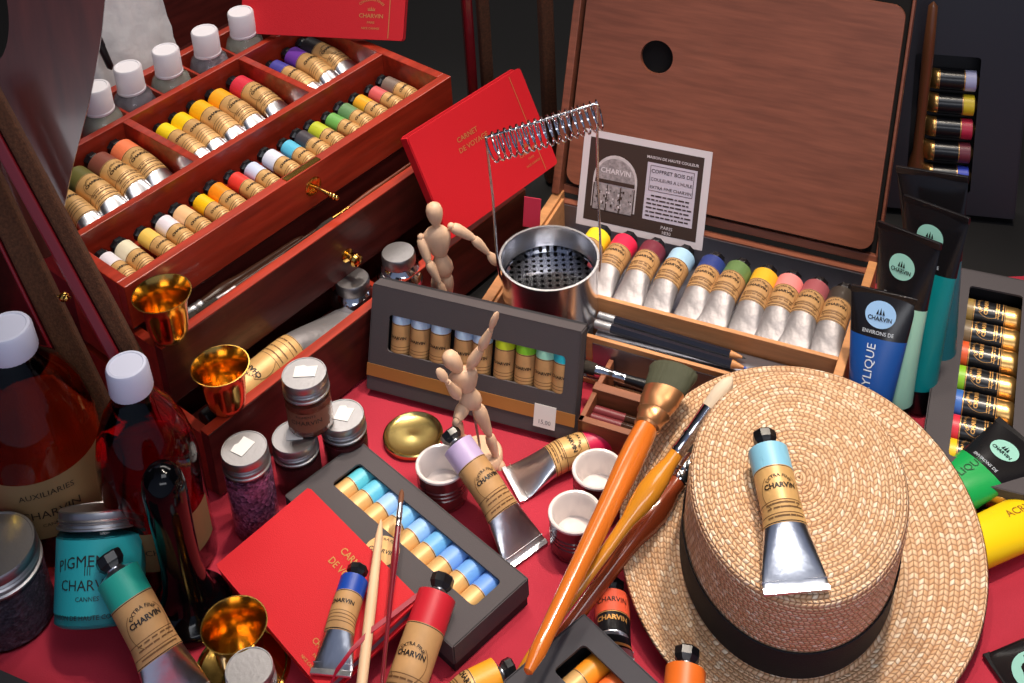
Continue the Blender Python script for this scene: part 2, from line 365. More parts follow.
bl = ['long dark brush in upper drawer lying against its front', 'dark round brush in upper drawer with a gold ferrule', 'broad dark bristle brush at the near end of the upper drawer', 'thin brown brush at the far end of the upper drawer', 'dark slim brush crossing the others in the upper drawer', 'brush with brown handle in the middle of the upper drawer']
DS = [((.03, -.024, .145), (.25, -.016, .138), .0036), ((.1, -.026, .134), (.33, -.02, .138), .0035), ((.022, -.012, .141), (.2, -.006, .132), .0055), ((.41, -.026, .141), (.24, -.012, .134), .003), ((.05, -.0275, .15), (.27, -.027, .143), .0024), ((.2, -.027, .148), (.4, -.0255, .15), .0026)]
for i, (a, c, rh) in enumerate(DS):
    brush('artist_brush', bl[i], inT(*a), inT(*c), rh, .024, .022, DKB if i % 2 == 0 else mat('brown_handle', (104, 48, 26), .3, coat=.3), BRASS if i % 2 else STEEL, HAIR, 'dark brushes in the upper drawer')
# lower drawer: a tube, two metal jars
z2 = .05
P1 = inT(.035, -.062, z2 - .002); P2 = inT(.228, -.062, z2 + .004)
MB_rest = MB().box(.008, .233, d2v + .012, -.03, .012, z2 - .004)
MB_rest.build('drawer_liner', MAHOG_SHADE, d2, smooth=False)
paint_tube(frame(P1, P2 - P1), .185, .0175, (60, 44, 40), 'large paint tube with tan label and long foil end in the lower drawer', None, fb=.02, fl=.5, t0=.45, extra=True, wide=1.06, foil=FOIL3, capr=.5)
def metal_jar(px, zt, label):
    q = TI @ at(px[0], px[1], zt); M = TM @ Matrix.Translation((q.x, q.y, 0))
    t = thing('metal_jar', label, 'jar', M, 'lidded metal jars in the lower drawer'); s = 1.0
    z0 = zt - .042
    MB().lathe([(.001, z0), (.021, z0), (.0235, z0 + .003), (.0245, z0 + .012), (.0235, z0 + .02), (.019, z0 + .026), (.0155, z0 + .029), (.0155, z0 + .033)], 36).build('jar_body', CHROME, t)
    MB().lathe([(.0172, zt - .013), (.0176, zt - .012), (.0176, zt - .002), (.0165, zt), (.001, zt)], 36).build('lid', STEEL, t)
    return t
metal_jar((398, 252), .1, 'lidded metal jar in the lower drawer beside the waving mannequin')
metal_jar((352, 278), .084, 'lidded metal jar in the lower drawer next to its partition')
b = MB().box(.25, .44, d2v + .012, -.03, .012, .03); b.build('drawer_liner', MAHOG_SHADE, d2, smooth=False)

# brass dipper cups
def cup(base, label, s=1.0, plate=False, hgt=.05, rt=.026):
    t = thing('brass_cup', label, 'cup', Matrix.Translation(base), 'brass dipper cups')
    h = hgt
    pr = [(.001, .0), (.013, .0), (.0155, .002), (.0178, .01), (.0192, .022), (.0203, .034), (.0222, .042), (rt, h - .001), (rt + .0004, h), (rt - .0006, h), (.0212, .041), (.0192, .033), (.018, .02), (.0165, .01), (.012, .004), (.001, .0035)]
    MB().lathe(pr, 48).build('bowl', BRASS, t)
    if plate:
        MB().lathe([(.001, -.0045), (.036, -.0045), (.0385, -.003), (.0385, -.001), (.036, -.0005), (.034, -.0022), (.001, -.0022)], 48).build('saucer', BRASS, t)
    return t
c1 = tl(154.6, 287.4, .203); cup(TM @ V((c1.x, min(c1.y, -.0345), .1515)), 'brass cup on the corner of the upper drawer, under the tray corner')
c2 = tl(220, 365, .132); cup(TM @ V((c2.x, c2.y, .0815)), 'brass cup on the corner of the lower drawer, beside the tube')
c3 = at(234, 624, .055); cup(V((c3.x, c3.y, .0047)), 'brass cup on round brass saucer, beside the black glass muller', plate=True)

# ------------------------------------------------------------------ polished palette and wooden struts at the far side
Pn = V((.22, -.8, .5)).normalized(); P0 = at(60, 238, .203) + V((-.004, -.03, 0))
out = [(-90, -60), (112, -60), (105, 0), (102, 35), (97, 65), (89, 105), (80, 140), (72, 170), (65, 205), (59, 236), (50, 262), (25, 250), (0, 215), (-60, 120), (-100, 40)]
PMx = frame(P0, V((1, .25, 0)), Pn); PI = PMx.inverted()
def smooth_poly(p, it=2):
    for _ in range(it):
        p = [q for a, c in zip(p, p[1:] + p[:1]) for q in ((a[0] * .75 + c[0] * .25, a[1] * .75 + c[1] * .25), (a[0] * .25 + c[0] * .75, a[1] * .25 + c[1] * .75))]
    return p
pp = [(lambda w: (w.x, w.y))(PI @ onplane(x, y, P0, Pn)) for x, y in out]
hl = [(lambda w: (w.x, w.y))(PI @ onplane(x, y, P0, Pn)) for x, y in [(-30, -30), (-8, -28), (6, -10), (10, 20), (8, 45), (0, 62), (-20, 66), (-34, 40), (-38, 0)]]
PALW = mat('polished_palette', (74, 28, 20), .24, .0, var=.3, vscale=10, stretch=(8, 1, 8), coat=.4)
pal = MB().shape(smooth_poly(pp), [smooth_poly(hl)], .006).build('artist_palette', PALW, bevel=.0012, ang=40); pal.matrix_world = PMx
tag(pal, 'large polished mahogany palette leaning against the paint chest tray', 'palette')
REDP = mat('red_lacquer_wood', (122, 20, 30), .22, coat=.7)
def strut(label, p_lo, p_hi, w1, w2, mats, P, n, group):
    A, Bq = onplane(*p_lo, P, n), onplane(*p_hi, P, n); t = thing('easel_strut', label, 'strut', frame(A, Bq - A, n), group)
    L = (Bq - A).length
    for nm, (y0, y1), m in zip(('lacquered_edge', 'velvet_face'), w1, mats):
        MB().box(0, L, y0, y1, -.012, .004).build(nm, m, t, bevel=.0015, smooth=False)
    return t
SP = P0 + V((0, -.10, 0)); SN = V((.2, -1, .3)).normalized()
G = 'struts beside the paint chest'
s1 = strut('red and brown velvet wooden strut running in front of the palette', (128, 400), (-40, 62), ((-.0125, .0), (.0, .022)), None, (REDP, CORK), SP, SN, G) if False else None
def strut2(label, lo, hi, red, vel, P, n, up=None):
    A, Bq = onplane(*lo, P, n), onplane(*hi, P, n); M = frame(A, Bq - A, n); t = thing('easel_strut', label, 'strut', M, G); L = (Bq - A).length
    MB().box(0, L, red[0], red[1], -.012, .004).build('lacquered_edge', REDP, t, bevel=.002, smooth=False)
    MB().box(0, L, vel[0], vel[1], -.014, .002).build('velvet_face', CORK, t, bevel=.003, smooth=False)
    return t
sA = strut2('slanting red lacquered strut with brown velvet edge overlapping the palette tip', (130, 384), (-30, 90), (-.005, .0052), (-.0195, -.0056), SP, SN)
strut2('slanting brown velvet strut directly above the amber bottle', (108, 430), (-50, 104), (.0116, .0145), (-.011, .011), SP + V((0, .03, 0)), SN)
kn = onplane(64, 297, SP + V((0, .01, 0)), SN); b = MB(); b.ball((0, 0, 0), .0045); b.ball((.003, -.003, .001), .003); b.tube([(-.006, .002, 0), (.006, -.001, 0)], .0012)
b.build('brass_knob', BRASS, sA, M=sA.matrix_world.inverted() @ Matrix.Translation(kn))

# cellophane packet and pen behind the tray
A = tl(104, 95, .2); cpm = TM @ Matrix.Translation((.285, D + .022, .15)) @ Matrix.Rotation(R(-12), 4, 'X')
CELL = mat('cellophane', (214, 212, 210), .3, bump=1., bscale=38, var=.12, vscale=18)
vs, fs = [], []; nx, ny = 22, 16; rnd = random.Random(3)
for side in (0, 1):
    for j in range(ny):
        for i in range(nx):
            vs.append((-.06 + .15 * i / (nx - 1), -.006 * side + rnd.uniform(-.002, .002) - .01 * math.sin(math.pi * i / (nx - 1)) * (1 if side else .2), .2 * j / (ny - 1)))
for side in (0, 1):
    for j in range(ny - 1):
        for i in range(nx - 1):
            q = side * nx * ny + j * nx + i; fs.append((q, q + 1, q + nx + 1, q + nx) if side else (q, q + nx, q + nx + 1, q + 1))
pk = MB().add(vs, fs).build('cellophane_packet', CELL, ang=30); pk.matrix_world = cpm @ Matrix.Translation((-.07, 0, 0))
tag(pk, 'crumpled pale cellophane packet standing behind the white capped bottles', 'packet')
_p = onfront(110, 62, D + .006); P1 = TM @ V((_p.x, D + .006, _p.z - .01)); P2 = P1 + V((-.014, .004, .06))
t = thing('black_pen', 'black pen leaning on the cellophane packet behind the tray', 'pen', frame(P1, P2 - P1))
MB().tube([(0, 0, 0), (.004, 0, 0), (.03, 0, 0)], [.001, .004, .0045], 14).build('pen_barrel', BLACKP, t)
MB().tube([(.03, 0, 0), (.055, 0, 0), (.06, 0, 0)], [.005, .005, .002], 14).build('pen_cap', BLACKP, t)

# ------------------------------------------------------------------ red notebooks
def book(M, w, h, th, label, name='red_notebook', decorate=None, pages=True):
    t = thing(name, label, 'notebook', M)
    o = rrect(0, w, 0, h, .004, 4)
    c = MB().shape(o, [], .0024, M=Matrix.Translation((0, 0, th - .0012)))
    if decorate: decorate(c, th + .0003)
    c.build('front_cover', [REDC, GOLDINK], t, ang=30)
    MB().shape(o, [], .0024, M=Matrix.Translation((0, 0, .0012))).build('back_cover', REDC, t, ang=30)
    MB().box(.002, w - .003, .003, h - .003, .0024, th - .0024).build('page_block', PAGES, t, smooth=False)
    MB().box(-.001, .002, .001, h - .001, .001, th - .001).build('spine', REDC, t, smooth=False)
    return t
def flat(x0, y0, z, ang=0, s=1):
    c, q = math.cos(R(ang)), math.sin(R(ang))
    return lambda x, y: (x0 + s * (x * c - y * q), y0 + s * (x * q + y * c), z)
def emblem(c, x0, y0, z, ang, s, mi=1):
    def arc(Rr): return lambda x, y: flat(x0, y0, z, ang)((Rr + y) * math.sin(x / Rr), (Rr + y) * math.cos(x / Rr))
    c.text('COULEURS FINES', s * .2, arc(s * .95), mi, .01)
    c.text('CHARVIN', s * .34, flat(x0 + math.sin(R(ang)) * s * .05, y0 - math.cos(R(ang)) * s * .05, z, ang), mi, .01)
    c.text('PARIS', s * .18, flat(x0 + math.sin(R(ang)) * s * .38, y0 - math.cos(R(ang)) * s * .38, z, ang), mi, .01)
    c.text('NICE CANNES', s * .17, flat(x0 + math.sin(R(ang)) * s * .72, y0 - math.cos(R(ang)) * s * .72, z, ang), mi, .01)
    f = flat(x0, y0, z, ang)  # small crown-like crest
    for k in range(5): c.add([f((k - 2) * s * .09 - s * .03, s * .42), f((k - 2) * s * .09 + s * .03, s * .42), f((k - 2) * s * .11, s * (.62 - .04 * abs(k - 2)))], [(0, 1, 2)], mi)
    c.add([f(-.22 * s, .36 * s), f(.22 * s, .36 * s), f(.22 * s, .4 * s), f(-.22 * s, .4 * s)], [(0, 1, 2, 3)], mi)
# front notebook: leans on the blue set box
Pb, Pr, Pl = at(309, 487, .046), at(420, 599, .050), at(223, 574, .03)
X = (Pr - Pb); Y = (Pl - Pb); Nn = X.cross(Y).normalized(); Nn = -Nn if Nn.z < 0 else Nn
X.normalize(); Yd = Nn.cross(X)   # from Pb towards Pl is -Yd
wL = (Pr - Pb).length; hL = abs((Pl - Pb).dot(Yd))
FBM = frame(Pb - Yd * hL - Nn * .014, X, Nn); FBI = FBM.inverted()
def dec_front(c, z):
    q = FBI @ onplane(346, 573, Pb, Nn); c.text('CARNET', .0085, flat(q.x - .004, q.y + .008, z, 0), 1, .01); c.text('DE VOYAGE', .0085, flat(q.x + .002, q.y - .004, z, 0), 1, .01)
    q = FBI @ onplane(323, 652, Pb, Nn); emblem(c, q.x, q.y, z, 0, .02)
fb = book(FBM, wL, hL, .014, 'red travel notebook leaning on the open set of blue paint tubes', decorate=dec_front)
RIB = mat('ribbon_dark_red', (150, 14, 44), .5)
rp = [FBI @ onplane(x, y, Pb + Nn * dz, Nn) for x, y, dz in ((417, 596, .001), (395, 613, .004), (372, 630, .014), (352, 650, .02), (336, 672, .018), (325, 700, .006))]
b = MB(); vs = []
for p in rp: vs += [(p.x - .002, p.y + .0015, p.z), (p.x + .002, p.y - .0015, p.z), (p.x - .002, p.y + .0015, p.z + .0006), (p.x + .002, p.y - .0015, p.z + .0006)]
fs = []
for k in range(len(rp) - 1):
    q = 4 * k; fs += [(q, q + 1, q + 5, q + 4), (q + 2, q + 6, q + 7, q + 3), (q, q + 4, q + 6, q + 2), (q + 1, q + 3, q + 7, q + 5)]
b.add(vs, fs).build('ribbon_marker', RIB, fb)
# notebook standing at the lower drawer's far end
Dp, Cp = at(450, 240, .1), at(558, 163, .1); e = (Cp - Dp).normalized(); hz = V((-e.y, e.x, 0))
best = None
for a in range(10, 85):
    n = (V((0, 0, 1)) * math.sin(R(a)) - hz * math.cos(R(a))); up = n.cross(e)
    Ap = onplane(406, 137, Dp, n); Bp2 = onplane(521, 68, Dp, n); err = abs((Ap - Dp).dot(e)) + abs((Bp2 - Cp).dot(e))
    if best is None or err < best[0]: best = (err, a, n, up, (Ap - Dp).dot(up), (Bp2 - Cp).dot(up))
_, a, n, up, h1, h2 = best
BBM = frame(Dp - n * .013, e, n); BBI = BBM.inverted()
def dec_back(c, z):
    q = BBI @ onplane(529, 152, Dp, n); emblem(c, q.x, q.y, z, 0, .02)
    q = BBI @ onplane(470, 142, Dp, n); c.text('CARNET', .008, flat(q.x, q.y + .006, z), 1, .01); c.text('DE VOYAGE', .008, flat(q.x + .004, q.y - .005, z), 1, .01)
    q = BBI @ onplane(541, 158, Dp, n); c.add([(q.x, .002, z), (q.x + .0008, .002, z), (q.x + .0008, h1 - .004, z), (q.x, h1 - .004, z)], [(0, 1, 2, 3)], 1)
book(BBM, (Cp - Dp).length, (h1 + h2) / 2, .013, 'red notebook tilted against the far end of the paint chest, above the mannequin', decorate=dec_back)
print('BOOK', a, h1, h2, 'front', wL, hL)
# notebook behind the tray
A, Bq = at(240, 33, .208), at(403, 41, .208); e = (Bq - A).normalized(); hz = V((-e.y, e.x, 0)); n = (V((0, 0, 1)) * .55 - hz * .83).normalized(); up = n.cross(e)
TBM = frame(A - n * .012, e, n); TBI = TBM.inverted()
def dec_top(c, z):
    q = TBI @ onplane(371, 17, A, n); emblem(c, q.x, q.y, z, 0, .02)
    q = TBI @ onplane(388, 30, A, n); c.add([(q.x, .002, z), (q.x + .0008, .002, z), (q.x + .0008, .1, z), (q.x, .1, z)], [(0, 1, 2, 3)], 1)
book(TBM, (Bq - A).length, .13, .012, 'red notebook with gold emblem lying over the far corner of the tray', decorate=dec_top)

# ------------------------------------------------------------------ card set boxes
def set_box(M, w, d, h, win, label, name='paint_set_box', band=None, sticker=None, wall=.0012, deep=None, mt=CARD, roundel=None, step=True):
    """local: x along width, y away, z up (open face up)."""
    t = thing(name, label, 'paint set', M)
    b = MB().box(0, w, 0, d, 0, .0016); b.box(0, w, 0, .0016, .0016, h - .002); b.box(0, w, d - .0016, d, .0016, h - .002); b.box(0, .0016, .0016, d - .0016, .0016, h - .002); b.box(w - .0016, w, .0016, d - .0016, .0016, h - .002)
    b.build('box_base', CARDB, t, smooth=False)
    b = MB().shape(rrect(-.0008, w + .0008, -.0008, d + .0008, .0015, 3), [rrect(*win, .004, 5)], .0022, M=Matrix.Translation((0, 0, h - .0011)))
    if step:
        for y in (0,): b.box(-.0008, w + .0008, -.0016, -.0004, h * .35, h); b.box(w + .0002, w + .0016, 0, d, h * .35, h); b.box(-.0016, -.0002, 0, d, h * .35, h); b.box(-.0008, w + .0008, d + .0004, d + .0016, h * .35, h)
    b.build('window_lid', mt, t, ang=30)
    if band:
        MB().box(-.0022, w + .0022, band[0], band[1], h + .0001, h + .0006).build('gold_band', mat('gold_card', (176, 122, 66), .42, .3), t, smooth=False)
    if sticker:
        s = MB().box(sticker[0], sticker[1], sticker[2], sticker[3], h + .0006, h + .001)
        s.text(sticker[4], .006, flat((sticker[0] + sticker[1]) / 2, sticker[2] + .004, h + .0012), 1)
        s.build('price_sticker', [WHITES, mat('grey_ink', (110, 105, 110), .6)], t, smooth=False)
    if roundel:
        s = MB().shape(circ(roundel[0], roundel[1], roundel[2], 36), [], .0005, M=Matrix.Translation((0, 0, h + .0004)))
        f = flat(roundel[0], roundel[1], h + .0008, roundel[3])
        s.text('CHARVIN', roundel[2] * .36, flat(*(f(0, -roundel[2] * .1)[:2]), h + .0008, roundel[3]), 1, .02)
        s.text('EXTRA FINE', roundel[2] * .24, lambda x, y: f((roundel[2] * .7 + y) * math.sin(x / (roundel[2] * .7)), (roundel[2] * .7 + y) * math.cos(x / (roundel[2] * .7))), 1, .01)
        s.build('round_label', [PAPER, INK], t, ang=30)
    return t
# blue set, lying on the cloth
cA = at(359, 442, .031); AW, AD, AH = .217, .083, .031
AM = yawM(V((cA.x, cA.y, 0)), -46) @ Matrix.Translation((0, -AD, 0))
set_box(AM, AW, AD, AH, (.019, .204, AD - .0475, AD - .0155), 'open grey card paint set of blue tubes lying flat under the notebook', roundel=(.108, AD - .064, .0155, 25))
bc = [(92, 190, 206), (96, 186, 214), (150, 190, 232), (120, 182, 226), (140, 184, 232), (104, 170, 220), (116, 162, 228), (106, 160, 224), (100, 148, 224)]
bn = ['turquoise', 'aqua', 'pale ice blue', 'sky blue', 'soft periwinkle', 'azure', 'cornflower blue', 'light ultramarine', 'bright blue']
for i, c in enumerate(bc):
    u = .0255 + .0207 * i
    M = AM @ frame(V((u, AD - .008, .0072)), V((0, -1, 0)))
    paint_tube(M, .068, .0101, c, 'small tube with %s band in the flat open paint set' % bn[i], 'tubes in the flat blue paint set', fb=.33, fl=.78, t0=.6, capr=.5, wide=1.02, text='', extra=False)
# upright set leaning back
uA, uB = at(368, 387, .009), at(571, 440, .009); ex = (uB - uA); UW = ex.length; ex.normalize(); hz = V((-ex.y, ex.x, 0)); tilt = R(19)
upn = (V((0, 0, 1)) * math.sin(tilt) - hz * math.cos(tilt)); UT = .024
UM = frame(uA - upn * UT, ex, upn); UI = UM.inverted()
UH = ((UI @ onplane(383, 287, uA, upn)).y + (UI @ onplane(583, 334, uA, upn)).y) / 2
def ul(x, y): return UI @ onplane(x, y, uA, upn)
w0, w1, w2_, w3 = ul(389, 316), ul(566, 355), ul(564, 397), ul(388, 350)
set_box(UM, UW, UH, UT, (min(w0.x, w3.x), w1.x, (w2_.y + w3.y) / 2, (w0.y + w1.y) / 2), 'grey card paint set with gold band standing upright behind the dancing mannequin', band=((ul(368, 373).y + ul(578, 430).y) / 2, (ul(370, 361).y + ul(580, 418).y) / 2), sticker=(ul(534, 416).x, ul(556, 416).x, ul(545, 428).y, ul(545, 405).y, '15,00'))
print('UPR', UW, [tuple(round(q, 3) for q in ul(*p)) for p in ((383, 287), (583, 334.5), (368, 387), (389, 316), (566, 355), (564, 397), (388, 350), (368, 373), (578, 430), (579, 418))])
uc = [((168, 196, 226), 397, 'pale blue'), ((176, 202, 230), 416, 'soft blue'), ((178, 208, 238), 436, 'ice blue'), ((174, 206, 236), 460, 'powder blue'), ((176, 206, 238), 478, 'misty blue'), ((186, 206, 40), 501, 'lime yellow'), ((122, 190, 44), 522, 'leaf green'), ((150, 214, 190), 542, 'mint'), ((34, 176, 196), 560, 'turquoise')]
un = ['at the end beside the drawer', 'second from the drawer end', 'third from the drawer end', 'hidden partly by the mannequin head', 'behind the mannequin raised arm', '', '', '', 'at the end beside the brushes']
wy1 = (w0.y + w1.y) / 2
for i, (c, x, n_) in enumerate(uc):
    q = ul(x, 340 + (x - 397) * .2); M = UM @ frame(V((q.x, wy1 + .004, .0040)), V((0, -1, 0)))
    paint_tube(M, .062, .0098, c, 'upright set tube with %s band %s' % (n_, un[i] or 'in the standing grey box'), 'tubes in the standing paint set', fb=.2, fl=.85, t0=.7, capr=.5, wide=1.0, dull=True, crimp=True)
# black-label set at the far side
cC = at(950, 268, .031); CM = yawM(V((cC.x, cC.y, 0)), -22.5) @ Matrix.Translation((0, -.285, 0))
CWd = .098
set_box(CM, CWd, .285, .033, (.022, .074, .285 - .262, .285 - .024), 'grey card paint set of black labelled tubes beside the standing acrylic tubes')
cc = [((150, 120, 60), 'ochre'), ((120, 100, 70), 'umber'), ((232, 92, 42), 'orange'), ((150, 206, 40), 'lime green'), ((60, 110, 190), 'blue'), ((222, 48, 66), 'red'), ((246, 200, 26), 'yellow'), ((180, 60, 40), 'rust')]
for i, (c, n_) in enumerate(cc):
    v = (CM.inverted() @ at(966, (298, 320, 342, 367, 392, 418, 443, 470)[i], .034)).y; M = CM @ frame(V((.019, v, .0025)), V((1, 0, 0)))
    t = paint_tube(M, .07, .0138, c, 'black labelled tube with %s band in the long grey paint set' % n_, 'black labelled tubes in the long set', fb=.13, fl=.58, t0=.75, capr=.4, wide=1.0, dark=True, text='CHARVIN', extra=True, foil=mat('gold_foil', (214, 168, 100), .3, .9, bump=.2, bscale=60))
# set at the bottom of the photograph
cE = at(583.6, 615.7, .031); EM = yawM(V((cE.x, cE.y, 0)), -50) @ Matrix.Translation((0, -.083, 0))
set_box(EM, .2, .083, .031, (.018, .185, .083 - .05, .083 - .017), 'dark grey paint set of orange tubes in front of the straw hat', mt=mat('charcoal_card', (58, 56, 62), .7))
for i, (c, n_) in enumerate([((238, 148, 36), 'amber orange'), ((234, 108, 48), 'orange red'), ((214, 70, 44), 'vermilion'), ((198, 60, 46), 'brick red')]):
    M = EM @ frame(V((.03 + .0215 * i, .083 - .009, .0035)), V((0, -1, 0)))
    paint_tube(M, .068, .0098, c, 'tube with %s band in the dark set before the hat' % n_, 'tubes in the orange paint set', fb=.34, fl=.78, t0=.6, capr=.5, wide=1.02, text='')
# upright black set added far behind in place of the long set's reflection
bD = at(905, 262, 0); DM0 = yawM(V((bD.x, bD.y + .12, 0)), -14)
DMt = DM0 @ Matrix.Rotation(R(74), 4, 'X')
set_box(DMt, .15, .27, .03, (.03, .101, .024, .185), 'upright black paint set added in place of a reflection, behind acrylic tubes', mt=mat('black_card_gloss', (40, 38, 44), .35))
for i, (c, n_) in enumerate([((60, 80, 200), 'blue'), ((120, 50, 62), 'maroon'), ((196, 40, 70), 'crimson'), ((226, 196, 40), 'yellow'), ((176, 176, 210), 'lavender')]):
    M = DMt @ frame(V((.098, .040 + .0285 * i, .006)), V((-1, 0, 0)))
    paint_tube(M, .058, .0118, c, 'tube with %s band in the black upright set' % n_, 'tubes in the set standing in for a reflection', fb=.2, fl=.7, t0=.75, capr=.4, wide=1.0, dark=True, text='', foil=MATS['gold_foil'])

# ------------------------------------------------------------------ wooden pochade box with palette in its lid
bO = at(595, 295, .06); BM = yawM(V((bO.x, bO.y, 0)), -25.3); BI = BM.inverted()
pb = thing('sketch_box', 'open beech sketch box with tin lined compartments and raised lid', 'sketch box', BM)
u0, u1, v0, v1, bz = -.106, .256, -.175, .152, .06
b = MB().box(u0, u0 + .011, v0 + .11, v1, 0, bz); b.box(u1 - .009, u1, -.07, v1, 0, bz); MB().box(u0 + .011, u1 - .009, v1 - .009, v1, 0, .05).build('back_wall', LIDW, pb, smooth=False); b.box(u0 + .011, u1 - .009, v0 + .115, v1 - .009, .0, .006)
b.build('box_walls', BEECH, pb, bevel=.0008, smooth=False)
b = MB().box(u0 + .011, u1 - .009, v0 + .116, v1 - .01, .0062, .0075); b.box(.001, u1 - .01, .0055, .0068, .008, bz - .008); b.box(u0 + .012, u1 - .01, v1 - .0105, v1 - .0092, .008, .048); b.build('tin_lining', TIN, pb, smooth=False)
for v, th in ((-.0025, .005), (-.0585, .0045)):
    b = MB().box(-.002 if v > -.05 else .012, u1 - .009, v, v + th, .008, bz); b.build('compartment_rail', BEECH, pb, bevel=.0006, smooth=False)
b = MB().box(u0 + .0112, u0 + .0145, -.06, v1 - .01, .008, bz - .004); b.build('compartment_rail', BEECH, pb, bevel=.0006, smooth=False)
# sliding tray in front, lower
fz = .046
MB().box(.02, u1 - .012, -.0596, -.0588, .01, .054).build('tin_lining', TIN, pb, smooth=False)
b = MB().box(.038, .25, -.108, -.0985, .0, fz); b.box(.038, .25, -.146, -.139, .0, fz - .004); b.box(.038, .25, -.0985, -.062, 0, .006); b.box(.038, .25, -.139, -.108, 0, .006); b.box(.038, .043, -.146, -.062, .006, fz - .004)
b.build('sliding_tray', mat('brown_wood', (132, 78, 50), .5, var=.2, vscale=20, stretch=(1, 8, 8)), pb, bevel=.0006, smooth=False)
phi = R(22); hzb = BM.to_3x3() @ V((0, 1, 0)); exb = BM.to_3x3() @ V((1, 0, 0))
LM = BM @ Matrix.Translation((0, .150, .058)) @ Matrix.Rotation(R(90) - phi, 4, 'X')   # local x along, y up the lid, z towards the viewer
MB().box(u0 + .009, u1 - .003, .009, .36, -.0098, -.0090).build('hole_shade_sheet', mat('hole_shade_dark', (20, 15, 14), .95), pb, smooth=False, M=BM.inverted() @ LM)  # added dark sheet, paints the shade seen through the palette's thumb hole
lw = MB().box(u0, u1, 0, .36, -.014, -.010); lw.box(u0, u0 + .009, 0, .36, -.010, .012); lw.box(u1 - .003, u1, 0, .36, -.010, -.001); lw.box(u0 + .009, u1, .0, .009, -.010, -.001)
lo = lw.build('box_lid', LIDW, pb, bevel=.001, smooth=False); lo.matrix_world = LM
LI = LM.inverted(); LN = (LM.to_3x3() @ V((0, 0, 1))); LP = LM @ V((0, 0, .004))
def ll(x, y): return LI @ onplane(x, y, LP, LN)
ptl, ptr, pbr, pbl = ll(588, -30), ll(917, 8), ll(866, 262), ll(566, 178)
hole = ll(657, 57)
print('LID', [tuple(round(q, 3) for q in p) for p in (ptl, ptr, pbr, pbl, hole)])
po = rrect(pbl.x, pbr.x + .004, .014, ptr.y, .014, 6)
pm = MB().shape(po, [circ(hole.x, hole.y, .0185, 32)], .006).build('wooden_palette', LIDW, bevel=.0008, ang=30); pm.matrix_world = LM @ Matrix.Translation((0, 0, .002))
tag(pm, 'flat rectangular wooden palette with thumb hole, set in the raised box lid', 'palette')
# printed card on the palette
cpts = [LI @ onplane(x, y, LM @ V((0, 0, .008)), LN) for x, y in ((584, 128), (712, 153), (702, 251), (576, 224))]
cx0 = (cpts[0] + cpts[1] + cpts[2] + cpts[3]) / 4; cex = ((cpts[1] - cpts[0]) + (cpts[2] - cpts[3])) / 2; cw = cex.length; ch = ((cpts[0] - cpts[3]).length + (cpts[1] - cpts[2]).length) / 2
cang = math.atan2(cex.y, cex.x)
KMx = LM @ Matrix.Translation((cx0.x, cx0.y, .0058)) @ Matrix.Rotation(cang, 4, 'Z')
print('CARD', cw, ch, math.degrees(cang))
kd = MB().box(-cw / 2, cw / 2, -ch / 2, ch / 2, 0, .0008)
def rect(m, x0, x1, y0, y1, z, mi): m.add([(x0, y0, z), (x1, y0, z), (x1, y1, z), (x0, y1, z)], [(0, 1, 2, 3)], mi)
a_, c_ = cw * .445, ch * .43
rect(kd, -a_, a_, -c_, c_, .0010, 1)
def poly(m, pts, z, mi): m.add([(x, y, z) for x, y in pts], [tuple(range(len(pts)))], mi)
ax, ay, ar = -cw * .22, -ch * .28, cw * .175
arch = [(ax + ar, ay), (ax + ar, ay + ch * .3)] + [(ax + ar * math.cos(R(t)), ay + ch * .3 + ar * 1.12 * math.sin(R(t))) for t in range(0, 181, 12)] + [(ax - ar, ay)]
poly(kd, arch, .0012, 2)
ar2 = ar * .9
arch = [(ax + ar2 * math.cos(R(t)), ay + ch * .3 + ar2 * 1.08 * math.sin(R(t))) for t in range(0, 181, 12)]; poly(kd, arch, .0014, 4)
kd.text('CHARVIN', ch * .075, flat(ax, ay + ch * .37, .0017), 0, .02)
rect(kd, ax - ar2, ax + ar2, ay + ch * .26, ay + ch * .3, .0016, 1)
for q in range(3): rect(kd, ax - ar2 + q * ar2 * .68, ax - ar2 + q * ar2 * .68 + ar2 * .6, ay - ch * .02, ay + ch * .25, .0016, 4)
for q in range(4): rect(kd, ax - ar2 + q * ar2 * .68 - ar2 * .06, ax - ar2 + q * ar2 * .68 + .0, ay - ch * .02, ay + ch * .25, .0018, 1)
rnd = random.Random(5)
for q in range(46):
    x, y, s = ax + rnd.uniform(-.95, .9) * ar2, ay + rnd.uniform(0, .2) * ch, rnd.uniform(.03, .09) * ar2; rect(kd, x, x + s, y, y + s * 1.4, .0019 + q * 1e-6, rnd.choice((1, 1, 0)))
kd.text('MAISON DE HAUTE COULEUR', ch * .062, flat(cw * .21, ch * .325, .0013), 0, .015, cw * .4)
rect(kd, cw * .02, cw * .405, -ch * .3, ch * .285, .0012, 3)
for q, s in enumerate(('COFFRET BOIS DE', "COULEURS A L'HUILE", 'EXTRA FINE CHARVIN')): kd.text(s, ch * .066, flat(cw * .215, ch * (.185 - q * .08), .0015), 1, .01, cw * .32)
for x0, x1, y0, y1 in ((.045, .385, .255, .26), (.045, .385, .0, .005), (.045, .049, .0, .26), (.381, .385, .0, .26)): rect(kd, cw * x0, cw * x1, ch * y0, ch * y1, .0015, 1)
for q in range(6):
    x = .04 + (.03 if q == 0 else 0)
    while x < .36:
        w_ = rnd.uniform(.015, .05); rect(kd, cw * x, cw * min(.39, x + w_), ch * (-.055 - q * .042), ch * (-.04 - q * .042), .0015, 1); x += w_ + .008
kd.text('PARIS', ch * .05, flat(cw * .215, -ch * .37, .0013), 0); kd.text('1830', ch * .05, flat(cw * .215, -ch * .42, .0013), 0)
